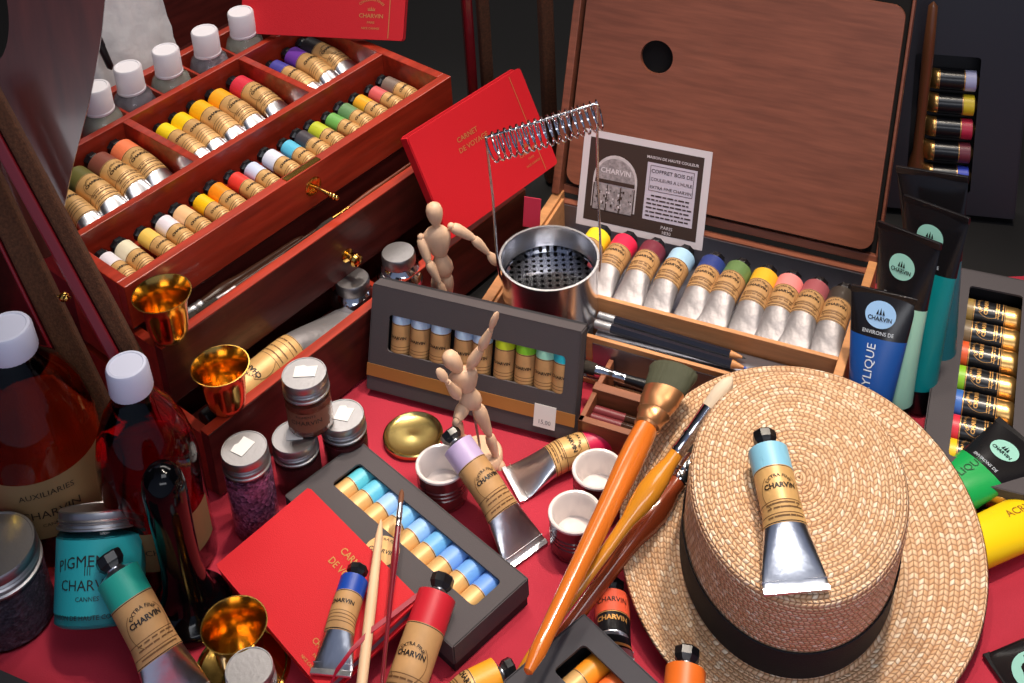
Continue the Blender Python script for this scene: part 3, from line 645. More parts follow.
MID = mat('print_grey', (150, 140, 142), .6, var=.35, vscale=300)
ko = kd.build('printed_card', [mat('card_white', (214, 204, 208), .55), mat('sepia_ink', (62, 46, 40), .5), mat('print_pale', (196, 186, 188), .6, var=.12, vscale=200), mat('print_lilac', (196, 186, 200), .6), MID], smooth=False)
ko.matrix_world = KMx; tag(ko, 'printed card with shop front picture leaning on the wooden palette', 'card')
# tubes in the sketch box
bx = [((592, 236), (240, 214, 40), 'yellow'), ((618, 244), (222, 36, 72), 'crimson'), ((645, 253), (112, 42, 56), 'maroon'), ((676, 258), (162, 198, 222), 'pale blue'), ((706, 268), (44, 60, 124), 'navy'), ((733, 272), (96, 124, 74), 'moss green'), ((760, 280), (232, 176, 44), 'golden yellow'), ((786, 284), (236, 138, 134), 'salmon pink'), ((812, 292), (160, 84, 90), 'dusty rose'), ((838, 300), (62, 54, 48), 'dark brown')]
for i, (p, c, n_) in enumerate(bx):
    q = BI @ at(p[0], p[1], .052 + .014); r = .0138
    A = BM @ V((q.x, .1, .034)); Bq = BM @ V((q.x - .004 + .006 * ((i * 7 % 5) / 4 - .5), .0085, .036 + .002 * (i % 3)))
    paint_tube(frame(A, Bq - A), (Bq - A).length, r, c, 'studio paint tube with %s band lying in the sketch box' % n_, 'studio tubes in the sketch box', fb=.2, fl=.54, t0=.4, dull=True, extra=True, wide=1.25, foil=FOIL3, capr=.6)
# pencils and sticks
def pencil(P1, P2, r, label, mats, tipmat, group=None, ends=True):
    L = (P2 - P1).length; t = thing('pencil', label, 'pencil', frame(P1, P2 - P1), group)
    MB().tube([(.018, 0, 0), (L - .016, 0, 0)], r, 6).build('barrel', mats, t, ang=20)
    MB().tube([(0, 0, 0), (.001, 0, 0), (.018, 0, 0)], [r * .7, r * .98, r * .98], 12).build('end_cap', mat('silver_paint', (170, 170, 172), .35, .6), t)
    MB().tube([(L - .016, 0, 0), (L - .004, 0, 0)], [r * .95, r * .3], 12).build('sharpened_wood', BEECH, t)
    MB().tube([(L - .004, 0, 0), (L, 0, 0)], [r * .3, r * .05], 8).build('pencil_lead', tipmat, t)
    return t
NAVY = mat('navy_pencil', (26, 28, 40), .3, coat=.3); LEADB = mat('blue_lead', (50, 90, 190), .5)
def inB(u, v, z): return BM @ V((u, v, z))
q1, q2 = BI @ at(594, 322, .05), BI @ at(745, 358, .05)
pencil(inB(q1.x, -.016, .05), inB(q2.x, -.0155, .044), .0042, 'dark pencil with silver end lying behind its twin in sketch box', NAVY, INK, 'dark pencils in the sketch box')
q1, q2 = BI @ at(590, 331, .05), BI @ at(745, 372, .05)
pencil(inB(q1.x, -.0285, .05), inB(q2.x, -.028, .044), .0048, 'dark pencil with silver end and blue lead at the rail', NAVY, LEADB, 'dark pencils in the sketch box')
b = MB().box(0.012, u1 - .012, -.053, -.004, .02, .0385); b.build('tin_lining', TIN, pb, smooth=False)
brush('artist_brush', 'long black handled brush behind the flat brush in the sketch box', inB(.012, -.08, .042), inB(.24, -.08, .036), .0048, .02, .03, BLACKP, CHROME, HAIR)
for i, v in enumerate((-.118, -.128)):
    t = thing('wooden_stick', ('dark brown stick in the front slot of the sketch box' if i else 'dark glossy stick in the rear slot of the sketch box'), 'stick', frame(inB(.045, v, .03), inB(.2, v, .03) - inB(0, v, .03)))
    MB().tube([(0, 0, 0), (.002, 0, 0), (.2, 0, 0), (.202, 0, 0)], [.003, .0045, .0045, .003], 12).build('rod', DKB, t)
    MB().tube([(.0, 0, 0), (.0, 0, 0.0001), (.03, 0, 0)], [.0047, .0049, .0047], 12).build('painted_end', mat('stick_red', (110, 40, 44), .4), t)

# ------------------------------------------------------------------ brush washer
rz = .113; wc = at(549, 257, rz); wz = .042; wr = .0495
ws = thing('brush_washer', 'chrome brush washer pot with coil spring handle beside the sketch box tubes', 'brush washer', Matrix.Translation((wc.x, wc.y, 0)))
MB().lathe([(.001, wz), (wr - .003, wz), (wr - .001, wz + .002), (wr - .001, rz - .003), (wr + .0012, rz - .002), (wr + .0012, rz), (wr - .0012, rz), (wr - .0022, rz - .004), (wr - .0022, wz + .004), (.001, wz + .003)], 72).build('pot', mat('brushed_chrome', (222, 220, 222), .24, 1.), ws)
MB().box(-.02, .02, -.02, .02, .0076, wz).build('pot_foot', CHROME, ws, smooth=False)
# perforated insert
pm_ = mat('perforated_plate', (190, 190, 196), .12, 1.)
nt = pm_.node_tree; bs = nt.nodes['Principled BSDF']; tcn = nt.nodes.new('ShaderNodeTexCoord'); vo = nt.nodes.new('ShaderNodeTexVoronoi'); vo.voronoi_dimensions = '2D'; vo.inputs['Scale'].default_value = 130; vo.inputs['Randomness'].default_value = 0
nt.links.new(tcn.outputs['Object'], vo.inputs['Vector']); rp_ = nt.nodes.new('ShaderNodeValToRGB'); rp_.color_ramp.interpolation = 'CONSTANT'
rp_.color_ramp.elements[0].color = (.01, .01, .01, 1); rp_.color_ramp.elements[1].position = .26; rp_.color_ramp.elements[1].color = (.5, .5, .53, 1)
nt.links.new(vo.outputs['Distance'], rp_.inputs[0]); nt.links.new(rp_.outputs[0], bs.inputs['Base Color'])
MB().lathe([(wr - .0026, rz - .024), (wr - .0026, rz - .028), (wr - .005, rz - .030), (.001, rz - .0305)], 60, cap0=False).build('perforated_strainer', pm_, ws)
hd = V((CR.x, CR.y, 0)).normalized(); vn = V((hd.y, -hd.x, 0))
pL, pR = wc - hd * wr, wc + hd * wr
tL, tR = onplane(486, 138, wc, vn), onplane(597, 104, wc, vn)
Wi = ws.matrix_world.inverted()
def WL(p): return Wi @ p
MB().tube([WL(pL - V((0, 0, .045)) + hd * .006), WL(pL - V((0, 0, .02)) - hd * .001), WL(pL - hd * .0025), WL(pL.lerp(tL, .5)), WL(tL), WL(tL.lerp(tR, .03) + V((0, 0, .001))), WL(tL.lerp(tR, .5)), WL(tL.lerp(tR, .97) + V((0, 0, .001))), WL(tR), WL(tR.lerp(pR, .5)), WL(pR + hd * .0025), WL(pR - V((0, 0, .02)) + hd * .001)], .0013, 10).build('wire_handle', CHROME, ws)
hx = []; turns = 18; axd = (tR - tL); a1 = V((0, 0, 1)); a1 = (a1 - axd * a1.dot(axd) / axd.length_squared).normalized(); a2 = axd.normalized().cross(a1); cr_ = .0145
for i in range(turns * 18 + 1):
    t_ = i / (turns * 18); an = 2 * math.pi * i / 18; hx.append(WL(tL + axd * t_ - a1 * (cr_ - .002) + (a1 * math.cos(an) + a2 * math.sin(an)) * cr_))
MB().tube(hx, .0010, 8).build('coil_spring', CHROME, ws)

# ------------------------------------------------------------------ jars with aluminium lids
def ribbed_lid(m, rl, z0, z1):
    h = z1 - z0; m.lathe([(rl * .98, z0), (rl * 1.04, z0 + h * .04), (rl * 1.04, z0 + h * .12), (rl * .99, z0 + h * .16), (rl * .99, z0 + h * .3), (rl * 1.02, z0 + h * .36), (rl * .985, z0 + h * .42), (rl * 1.02, z0 + h * .5), (rl * .985, z0 + h * .58), (rl, z0 + h * .64), (rl, z0 + h * .93), (rl * .97, z1), (rl * .93, z1), (rl * .92, z1 - .0005), (.0005, z1 - .0005)], 48)
def jar(px, zb, zt, rl, fill, label, sticker=None, lidh=.018, granular=False, M=None, group='glass pigment jars', paper=None):
    if M is None:
        c = at(px[0], px[1], zt); M = Matrix.Translation((c.x, c.y, zb)); h = zt - zb
    else: h = zt
    t = thing('pigment_jar', label, 'jar', M, group); zl = h - lidh
    MB().lathe([(.001, 0), (rl * .95, 0), (rl * 1.02, .002), (rl * 1.02, zl - .004), (rl * .95, zl), (rl * .93, zl + .004)], 44).build('glass_jar', GLASS, t)
    MB().lathe([(.001, .0015), (rl * .93, .0015), (rl * .97, .003), (rl * .97, zl - .005), (.001, zl - .004)], 40).build('pigment', fill, t)
    m = MB(); ribbed_lid(m, rl, zl, h); lid_ = m.build('ribbed_lid', STEEL, t)
    if sticker:
        sx, sy, a = sticker; s = MB(); ca = Matrix.Rotation(R(a), 4, 'Z') @ Matrix.Translation((rl * .05, rl * .1, h))
        s.shape([(-sx, -sy), (sx * .9, -sy * 1.05), (sx, sy), (sx * .1, sy * .9), (-sx * .2, sy * 1.2), (-sx * .95, sy)], [], .0004, M=ca); s.build('price_sticker', WHITES, lid_, ang=30)
    if paper: paper(t, rl * 1.025, zl)
    return t
def grains(name, a, b_):
    m = mat(name, a, .7); nt = m.node_tree; bs = nt.nodes['Principled BSDF']; tcn = nt.nodes.new('ShaderNodeTexCoord'); vo = nt.nodes.new('ShaderNodeTexVoronoi'); vo.inputs['Scale'].default_value = 330
    nt.links.new(tcn.outputs['Object'], vo.inputs['Vector']); mx = nt.nodes.new('ShaderNodeValToRGB'); mx.color_ramp.elements[0].color = (*srgb(a), 1); mx.color_ramp.elements[1].color = (*srgb(b_), 1)
    nt.links.new(vo.outputs['Color'], mx.inputs[0]); nt.links.new(mx.outputs[0], bs.inputs['Base Color']); bp = nt.nodes.new('ShaderNodeBump'); bp.inputs['Strength'].default_value = .8; bp.inputs['Distance'].default_value = .003
    nt.links.new(vo.outputs['Distance'], bp.inputs['Height']); nt.links.new(bp.outputs[0], bs.inputs['Normal']); return m
def curved_label(rgb, z0, z1, arc, lines, name='jar_label', ink=INK, base=-90):
    def fn(t, r, zl):
        m = MB(); n = 18; vs = []; r2 = r + .0003
        for z in (z0, z1):
            for i in range(n + 1):
                a = R(base) + arc * (i / n - .5); vs.append((r2 * math.cos(a), r2 * math.sin(a), z))
        m.add(vs, [(i, i + 1, n + 2 + i, n + 1 + i) for i in range(n)], 0)
        for s, size, z, curve in lines:
            def f(x, y, z=z, curve=curve):
                a = R(base) + x / r2; return ((r2 + .0003) * math.cos(a), (r2 + .0003) * math.sin(a), z + y - curve * x * x / r2)
            m.text(s, size, f, 1, .0, arc * r2 * .86)
        m.build(name, [mat('jl_%d_%d_%d' % rgb, rgb, .55), ink], t)
    return fn
PUR = grains('purple_grains', (70, 26, 60), (190, 110, 160)); DRED = mat('wine_pigment', (84, 18, 26), .6); BRN = mat('rust_pigment', (128, 62, 44), .6)
jar((244, 448), 0, .094, .0204, PUR, 'jar of purple grains with taped aluminium lid, nearest the notebook', (.0095, .0065, 60), .019)
jar((294, 436), 0, .058, .0206, DRED, 'wine red jar with aluminium lid, under the jar stack beside purple grains', (.008, .0065, 5), .018)
jar((342, 415), 0, .058, .0206, DRED, 'wine red jar with aluminium lid, under the jar stack next to the set box', (.0075, .008, -15), .018)
jar((304, 373), .0585, .118, .0206, BRN, 'small jar of rust pigment stacked on top of two lidded jars', (.0105, .0065, 0), .019, paper=curved_label((122, 74, 54), .008, .03, 2.2, [('CHARVIN', .007, .017, 0), ('PIGMENTS', .004, .025, 0)]))
jar((-10, 546), 0, .085, .036, grains('violet_powder', (38, 30, 44), (80, 66, 84)), 'wide jar of dark violet powder at the edge beside the teal jar', None, .024)
jar((249, 668), 0, .055, .0185, grains('grey_powder', (60, 54, 56), (120, 112, 110)), 'small jar with aluminium lid in front of the brass saucer', None, .017)
# teal pigment jar leaning back
ax_ = (V((.02, .66, .75))).normalized(); tb = at(86, 642, .034); TJ = frame(tb + V((0, .032, -.0165)), V((1, 0.0, 0)), ax_)
TEAL = mat('teal_pigment', (20, 142, 150), .6)
def pig(t, r, zl):
    curved_label((34, 160, 166), .010, zl - .006, 2.7, [('PIGMENTS', .0125, zl - .026, .22), ('CHARVIN', .0115, zl * .40, 0), ('CANNES', .005, zl * .40 - .008, 0), ('MAISON DE HAUTE COULEUR', .0052, zl * .40 - .022, 0), ('|||', .008, zl * .58, 0)])(t, r, zl)
jt = jar(None, 0, .088, .0355, TEAL, 'teal pigment jar with aluminium lid leaning back on the bottles', None, .015, M=TJ, paper=pig)

# ------------------------------------------------------------------ big bottles
def bottle(px, zc, rc, rb, liq, label, lines, fillz, lz):
    c = at(px[0], px[1], zc); t = thing('medium_bottle', label, 'bottle', Matrix.Translation((c.x, c.y, 0)), 'large bottles beside the paint chest')
    zs = zc - .028
    pr = [(.001, .0), (rb * .93, 0), (rb, .005), (rb, zs * .58), (rb * .97, zs * .66), (rb * .86, zs * .77), (rb * .66, zs * .88), (rb * .42, zs * .96), (rc * .9, zs), (rc * .88, zs + .01)]
    MB().lathe(pr, 56).build('glass_body', liq, t)
    rs = []
    for r0, z in [(rc * 1.0, zs + .001), (rc * 1.03, zs + .003), (rc * .98, zc - .003), (rc * .92, zc - .0005), (rc * .8, zc), (rc * .76, zc - .0007), (.001, zc - .0007)]:
        rs.append([(r0 * (1 + (.018 if j % 2 and z < zc - .002 else 0)) * math.cos(2 * math.pi * j / 72), r0 * (1 + (.018 if j % 2 and z < zc - .002 else 0)) * math.sin(2 * math.pi * j / 72), z) for j in range(72)])
    MB().rings(rs).build('cap', mat('cap_white_blue', (206, 208, 226), .45), t)
    curved_label((132, 104, 70), lz[0], lz[1], 2.3, lines, 'bottle_label', base=-68)(t, rb, 0)
    return t
AMB = mat('amber_liquid_glass', (184, 158, 56), .02, trans=1., ior=1.36); REDL = mat('red_liquid_glass', (170, 16, 26), .02, trans=1., ior=1.36)
bottle((6, 326), .232, .0205, .053, AMB, 'large amber oil bottle with white cap at the edge behind the jars', [('AUXILIARIES', .0085, .088, .2), ('CHARVIN', .012, .064, 0), ('CANNES', .005, .054, 0)], .15, (.04, .105))
bottle((126, 364), .222, .0172, .0425, REDL, 'tall red liquid bottle with white cap behind the black muller', [('CHARVIN', .009, .05, 0)], .12, (.03, .075))
# black glass muller
BG = mat('black_glass', (4, 4, 6), .1, spec=.3)
mb_ = at(192, 614, 0)
MB().lathe([(.001, 0), (.033, 0), (.0355, .003), (.0355, .011), (.0335, .014), (.027, .017), (.0225, .025), (.0185, .04), (.0165, .065), (.0165, .1), (.0175, .13), (.0175, .15), (.0155, .161), (.011, .168), (.004, .171), (.0005, .1713)], 56).build('glass_muller', BG, ang=60)
mu = bpy.data.objects['glass_muller']; mu.matrix_world = Matrix.Translation(mb_) ; tag(mu, 'black glass muller with round foot standing between teal jar and brass cup', 'muller')

# ------------------------------------------------------------------ brass lid, ramekins
gl = at(413, 434, .006); g = MB().lathe([(.001, .0), (.026, .0), (.0285, .002), (.0288, .006), (.0275, .0068), (.0255, .0052), (.023, .0042), (.004, .0038), (.001, .0042)], 48).build('brass_dish', BRASSL); g.matrix_world = Matrix.Translation((gl.x, gl.y, 0)); tag(g, 'shallow round brass dish lying on the red cloth before the upright set', 'dish')
BROWNG = mat('brown_glaze', (96, 34, 36), .25, coat=.5); WHITEG = mat('white_glaze', (222, 212, 208), .2, coat=.6)
def ramekin(px, label, s=1.0):
    h = .042 * s; r = .0232 * s; c = at(px[0], px[1], h); t = thing('ramekin', label, 'ramekin', Matrix.Translation((c.x, c.y, 0)), 'brown and white ramekins')
    pr = [(.001, 0), (r * .88, 0), (r * .93, .0015)]
    for q in range(1, 8):
        z = h * (.1 + .11 * q); pr += [(r * .985, z - h * .022), (r * (.945 if q in (3, 4, 5) else .985), z), (r * .985, z + h * .022)]
    pr += [(r * .99, h * .93), (r * .95, h * .935)]
    MB().lathe(pr, 56, cap1=False).build('outer_body', BROWNG, t)
    MB().lathe([(r * .985, h * .92), (r * 1.01, h * .945), (r * 1.0, h * .985), (r * .96, h), (r * .88, h * .99), (r * .8, h * .93), (r * .77, h * .5), (r * .7, h * .4), (r * .4, h * .37), (.001, h * .365)], 56, cap0=False).build('white_interior', WHITEG, t)
    return t
ramekin((575, 511), 'brown and white ramekin standing free on cloth beside the orange brush handle')
ramekin((598, 468), 'brown and white ramekin half behind the brush handle, by the crimson tube cap')
ramekin((441, 463), 'brown and white ramekin under the lavender tube, beside the brass lid', 1.0)

# ------------------------------------------------------------------ straw hat
Pf, Pk = at(803, 744, .004), at(798, 366, .074)
ydir = (Pk - Pf).normalized(); hc = (Pf + Pk) / 2; hn = V((1, 0, 0)).cross(ydir).normalized(); 
xdir = ydir.cross(hn); HMx = frame(hc, xdir, hn); HI = HMx.inverted()
LY = (Pk - Pf).length / 2
lft, rgt = HI @ onplane(617, 560, hc, hn), HI @ onplane(990, 560, hc, hn); LX = (rgt.x - lft.x) / 2
def crown_at(h):
    q = [HI @ onplane(x, y, hc + hn * h, hn) for x, y in ((688, 485), (911, 485), (800, 367), (800, 606))]
    return (q[1].x - q[0].x) / 2, (q[2].y - q[3].y) / 2, (q[1].x + q[0].x) / 2, (q[2].y + q[3].y) / 2
pf = HI @ onplane(800, 678, hc + hn * .003, hn)
hh = min((abs(crown_at(k * .001)[3] - (pf.y + crown_at(k * .001)[1] * 1.015)), k) for k in range(50, 150))[1] * .001
RCx, RCy, ocx, ocy = crown_at(hh)
print('HAT', LX, LY, hh, RCx, RCy, ocx, ocy, tuple(pf))
hat = thing('straw_hat', 'wide straw boater hat with black ribbon lying beside the brushes', 'hat', HMx)
def straw():
    m = bpy.data.materials.new('woven_straw'); m.use_nodes = True; nt = m.node_tree; N = nt.nodes.new; Lk = nt.links.new; bs = nt.nodes['Principled BSDF']; bs.inputs['Roughness'].default_value = .5
    uv = N('ShaderNodeUVMap'); sp = N('ShaderNodeSeparateXYZ'); Lk(uv.outputs[0], sp.inputs[0])
    def mth(op, a, b_=None, c=None):
        n = N('ShaderNodeMath'); n.operation = op
        for i, q in enumerate((a, b_, c)):
            if q is None: continue
            if isinstance(q, (int, float)): n.inputs[i].default_value = q
            else: Lk(q, n.inputs[i])
        return n.outputs[0]
    u, v = sp.outputs[0], sp.outputs[1]
    fv = mth('FRACT', v); iv = mth('FLOOR', v)
    chev = mth('ABSOLUTE', mth('SUBTRACT', fv, .5)); uu = mth('ADD', mth('ADD', u, mth('MULTIPLY', chev, .8)), mth('MULTIPLY', iv, .37))
    fu = mth('FRACT', uu); iu = mth('FLOOR', uu)
    half = mth('GREATER_THAN', fv, .5)
    hu = mth('SINE', mth('MULTIPLY', fu, math.pi)); hv = mth('SINE', mth('MULTIPLY', mth('FRACT', mth('MULTIPLY', fv, 2)), math.pi))
    hgt = mth('MULTIPLY', mth('POWER', hu, .6), mth('POWER', hv, .5))
    edge = mth('POWER', mth('SINE', mth('MULTIPLY', fv, math.pi)), .35)
    hgt2 = mth('MULTIPLY', hgt, edge)
    cmb = N('ShaderNodeCombineXYZ'); Lk(iu, cmb.inputs[0]); Lk(iv, cmb.inputs[1]); Lk(half, cmb.inputs[2])
    wn = N('ShaderNodeTexWhiteNoise'); wn.noise_dimensions = '3D'; Lk(cmb.outputs[0], wn.inputs['Vector'])
    rp = N('ShaderNodeValToRGB'); e = rp.color_ramp.elements
    e[0].color = (*srgb((216, 168, 124)), 1); e[1].color = (*srgb((250, 228, 198)), 1); k = e.new(.8); k.color = (*srgb((236, 196, 156)), 1)
    Lk(wn.outputs['Value'], rp.inputs[0])
    mx = N('ShaderNodeMix'); mx.data_type = 'RGBA'; mx.inputs[6].default_value = (*srgb((158, 106, 70)), 1); Lk(rp.outputs[0], mx.inputs[7]); Lk(mth('MINIMUM', mth('MULTIPLY', hgt2, 1.9), 1.0), mx.inputs[0])
    Lk(mx.outputs[2], bs.inputs['Base Color'])
    bp = N('ShaderNodeBump'); bp.inputs['Strength'].default_value = .9; bp.inputs['Distance'].default_value = .0016; Lk(hgt2, bp.inputs['Height']); Lk(bp.outputs[0], bs.inputs['Normal'])
    return m
STRAW = straw()
def hat_surface(name, prof, v_start, rw=.0062, nseg=180, thick=.0022):
    """prof: list of (rx, ry, cx, cy, z); builds a ridged surface with uv rows."""
    # resample
    pts = [prof[0]]; 
    for a, c in zip(prof, prof[1:]):
        d = math.hypot((c[0] - a[0] + c[1] - a[1]) / 2, c[4] - a[4]); k = max(1, int(d / (rw / 5)))
        for j in range(1, k + 1): pts.append(tuple(a[q] + (c[q] - a[q]) * j / k for q in range(5)))
    s = [0]
    for a, c in zip(pts, pts[1:]): s.append(s[-1] + math.hypot((c[0] - a[0] + c[1] - a[1]) / 2, c[4] - a[4]))
    me = bpy.data.meshes.new(name); vs = []; fs = []; uvs = []
    n = len(pts)
    for k, p in enumerate(pts):
        a, c = pts[max(0, k - 1)], pts[min(n - 1, k + 1)]; tr, tz = (c[0] + c[1] - a[0] - a[1]) / 2, c[4] - a[4]; l = math.hypot(tr, tz) or 1
        nr, nz = -tz / l, tr / l
        if nz < 0 and abs(nz) > .5: nr, nz = -nr, -nz
        g = -.0009 * (1 - abs(math.sin(math.pi * (s[k] / rw + v_start))) ** .5)
        for i in range(nseg):
            t = 2 * math.pi * i / nseg + math.pi / 2; vs.append((p[2] + (p[0] + nr * g) * math.cos(t), p[3] + (p[1] + nr * g) * math.sin(t), p[4] + abs(nz) * g))
    for k in range(n - 1):
        vm = (s[k] + s[k + 1]) / 2 / rw + v_start; rm = (pts[k][0] + pts[k][1]) / 2
        row = math.floor(vm); cnt = max(3, round(2 * math.pi * max(rm, .002) / .0068))
        # radius of the row centre keeps the stitch count constant along a row
        kk = min(range(n), key=lambda q: abs(s[q] / rw + v_start - (row + .5))); cnt = max(3, round(2 * math.pi * max((pts[kk][0] + pts[kk][1]) / 2, .002) / .0046))
        for i in range(nseg):
            j = (i + 1) % nseg; fs.append((k * nseg + i, (k + 1) * nseg + i, (k + 1) * nseg + j, k * nseg + j))
            u_a, u_b = cnt * i / nseg, cnt * (i + 1) / nseg; va, vb = s[k] / rw + v_start, s[k + 1] / rw + v_start
            va = min(max(va, row + .001), row + .999); vb = min(max(vb, row + .001), row + .999)
            uvs += [(u_a, va), (u_a, vb), (u_b, vb), (u_b, va)]
    me.from_pydata(vs, [], fs); ul_ = me.uv_layers.new(name='UVMap')
    for i, q in enumerate(uvs): ul_.data[i].uv = q
    me.materials.append(STRAW); me.shade_smooth(); me.update()
    o = bpy.data.objects.new(name, me); COL.objects.link(o); o.parent = hat
    sm = o.modifiers.new('thickness', 'SOLIDIFY'); sm.thickness = thick; sm.offset = -1
    return o
cb0 = (RCx * 1.02, RCy * 1.02)
def lerp5(a, c, t): return tuple(a[q] + (c[q] - a[q]) * t for q in range(5))
kx, ky = ocx, ocy   # crown centre offset at the top; the base drifts towards the brim centre
bcx, bcy = ocx, pf.y + RCy * 1.015
top = [(.00005, .00006, kx, ky, hh + .001), (RCx * .5, RCy * .5, kx, ky, hh + .001), (RCx * .86, RCy * .86, kx, ky, hh), (RCx * .95, RCy * .95, kx, ky, hh - .002), (RCx * .99, RCy * .99, kx, ky, hh - .006), (RCx, RCy, kx, ky, hh - .012), (RCx * 1.015, RCy * 1.015, bcx, bcy, .002)]
hat_surface('crown', top, 0.0)
hat_surface('brim', [(RCx * 1.0, RCy * 1.0, bcx, bcy, .003), (RCx * 1.06, RCy * 1.06, bcx, bcy, .0015), lerp5((RCx * 1.06, RCy * 1.06, bcx, bcy, .0015), (LX, LY, 0, 0, .001), .5)[:4] + (.0005,), (LX * .985, LY * .985, 0, 0, .001), (LX, LY, 0, 0, .0)], .0, rw=.0066)
RBN = mat('black_grosgrain', (16, 15, 20), .75, bump=.2, bscale=600)
rs = []
for fz_, gr in ((.003, .0014), (.004, .0018), (hh * .385, .0018), (hh * .39, .001)):
    f = fz_ / (hh - .012); sc = 1.015 - .015 * f; cx_, cy_ = bcx + (kx - bcx) * f, bcy + (ky - bcy) * f
    rs.append([(cx_ + (RCx * sc + gr) * math.cos(2 * math.pi * i / 120), cy_ + (RCy * sc + gr) * math.sin(2 * math.pi * i / 120), fz_) for i in range(120)])
MB().rings(rs, 0, False, False).build('ribbon_band', RBN, hat)

# tube lying on the crown
def on_hat(x, y, dz): return onplane(x, y, hc + hn * (hh + dz), hn)
r = .0152; A = on_hat(768, 452, r + .0015) - hn * r; Bq = on_hat(797, 593, .003)
paint_tube(frame(A, Bq - A, hn), (Bq - A).length, r, (132, 190, 214), 'paint tube with sky blue band lying on the hat crown', fb=.19, fl=.6, t0=.45, extra=True, wide=1.6, foil=FOIL2, capr=.58)

# ------------------------------------------------------------------ three brushes resting on the hat
ORH = mat('orange_handle', (206, 108, 34), .22, coat=.7); YEH = mat('amber_handle', (214, 138, 36), .2, coat=.8); BRH = mat('chestnut_handle', (140, 60, 30), .2, coat=.8)
COPPER = mat('copper_ferrule', (196, 140, 96), .3, .85)
P1, P2 = at(675, 369, .10), at(527, 674, .072)
brush('flat_brush', 'broad flat brush with orange handle and dark green bristles', P1, P2, .0108, .028, .043, ORH, COPPER, mat('green_bristle', (66, 68, 50), .8, bump=.7, bscale=200, stretch=(.1, 1, 1)), flat=1.9, splay=1.0, tip=.85, belly=1.1, upv=V((-.5, -.6, 1)))
P1, P2 = at(732, 377, .148), at(517, 674, .02)
brush('round_brush', 'round brush with amber handle and white bristles across the hat crown', P1, P2, .0062, .034, .045, YEH, CHROME, mat('pale_bristle', (214, 196, 172), .8, bump=.4, bscale=300, stretch=(.1, 1, 1)), splay=1.15, belly=1.75)
P1, P2 = at(704, 446, .062), at(538, 668, .014)
brush('round_brush', 'brush with chestnut handle lying on the hat brim against the crown', P1, P2, .0088, .016, .026, BRH, CHROME, HAIR, splay=1.0, belly=1.55)

# ------------------------------------------------------------------ loose tubes
tube_px((454, 441), (528, 557), .045, 0, .0142, (186, 166, 204), 'paint tube with lavender band propped on a ramekin', fb=.19, fl=.64, t0=.45, extra=True, wide=1.55, foil=FOIL2, capr=.62, dull=True)
tube_px((612, 437), (511, 486), .001, 0, .0145, (210, 28, 78), 'paint tube with crimson band lying between the ramekins and the upright set', fb=.27, fl=.62, t0=.5, extra=True, wide=1.5, foil=FOIL2, capr=.6)
A = onplane(354.5, 582, Pb + Nn * .0105, Nn) - Nn * .0105; Bq = onplane(331, 676, Pb + Nn * .002, Nn)
paint_tube(frame(A + Nn * .0004, Bq - A, Nn), (Bq - A).length, .0112, (22, 66, 160), 'paint tube with deep blue band lying on the red notebook', fb=.2, fl=.62, t0=.45, extra=True, wide=1.5, foil=FOIL2, capr=.72, dull=True)
tube_px((439, 591), (392, 745), .032, .0, .0155, (196, 34, 48), 'paint tube with red band lying across the corner of the blue set', fb=.25, fl=.8, t0=.6, extra=True, wide=1.4, foil=FOIL2, capr=.58, dull=True)
tube_px((112, 566), (186, 712), .062, .0, .0172, (34, 158, 140), 'paint tube with teal band leaning on the teal pigment jar', fb=.2, fl=.62, t0=.45, extra=True, wide=1.5, foil=FOIL2, capr=.6, dull=True)
tube_px((612, 600), (613, 664), .001, .0, .0142, (222, 88, 58), 'black labelled tube with orange band standing out behind the dark set', fb=.42, fl=.9, t0=.8, dark=True, bandtext='CHARVIN', text='CHARVIN', wide=1.2, capr=.72)
tube_px((686, 667), (680, 745), .022, .012, .0152, (226, 108, 34), 'tube with plain orange band resting on the hat brim edge', fb=.5, fl=.8, t0=.5, wide=1.3, capr=.62)
tube_px((497, 676), (440, 716), .001, .0, .0135, (240, 160, 36), 'tube with amber band and black cap below the brush handle ends', fb=.4, fl=.8, t0=.5, wide=1.3, capr=.62)

# pale stick and fine brush lying over the notebook and blue set
A, Bq = at(381, 520, .058), at(361, 690, .052)
t = thing('wooden_stick', 'pale pointed wooden stick lying across the notebook and blue set', 'stick', frame(A, Bq - A)); L_ = (Bq - A).length
MB().tube([(0, 0, 0), (.004, 0, 0), (.016, 0, 0), (L_ * .5, 0, 0), (L_, 0, 0)], [.0006, .0016, .0032, .0044, .0042], 14).build('shaft', mat('pale_wood', (222, 184, 146), .5, var=.08, vscale=30), t)
A, Bq = at(402, 489, .056), at(381, 692, .052)
brush('artist_brush', 'fine brush with wine red handle lying across the blue set', A, Bq, .0026, .016, .024, mat('wine_handle', (112, 18, 34), .2, coat=.8), CHROME, mat('sable_hair', (110, 66, 40), .7), splay=.9, tip=.05, belly=1.35)

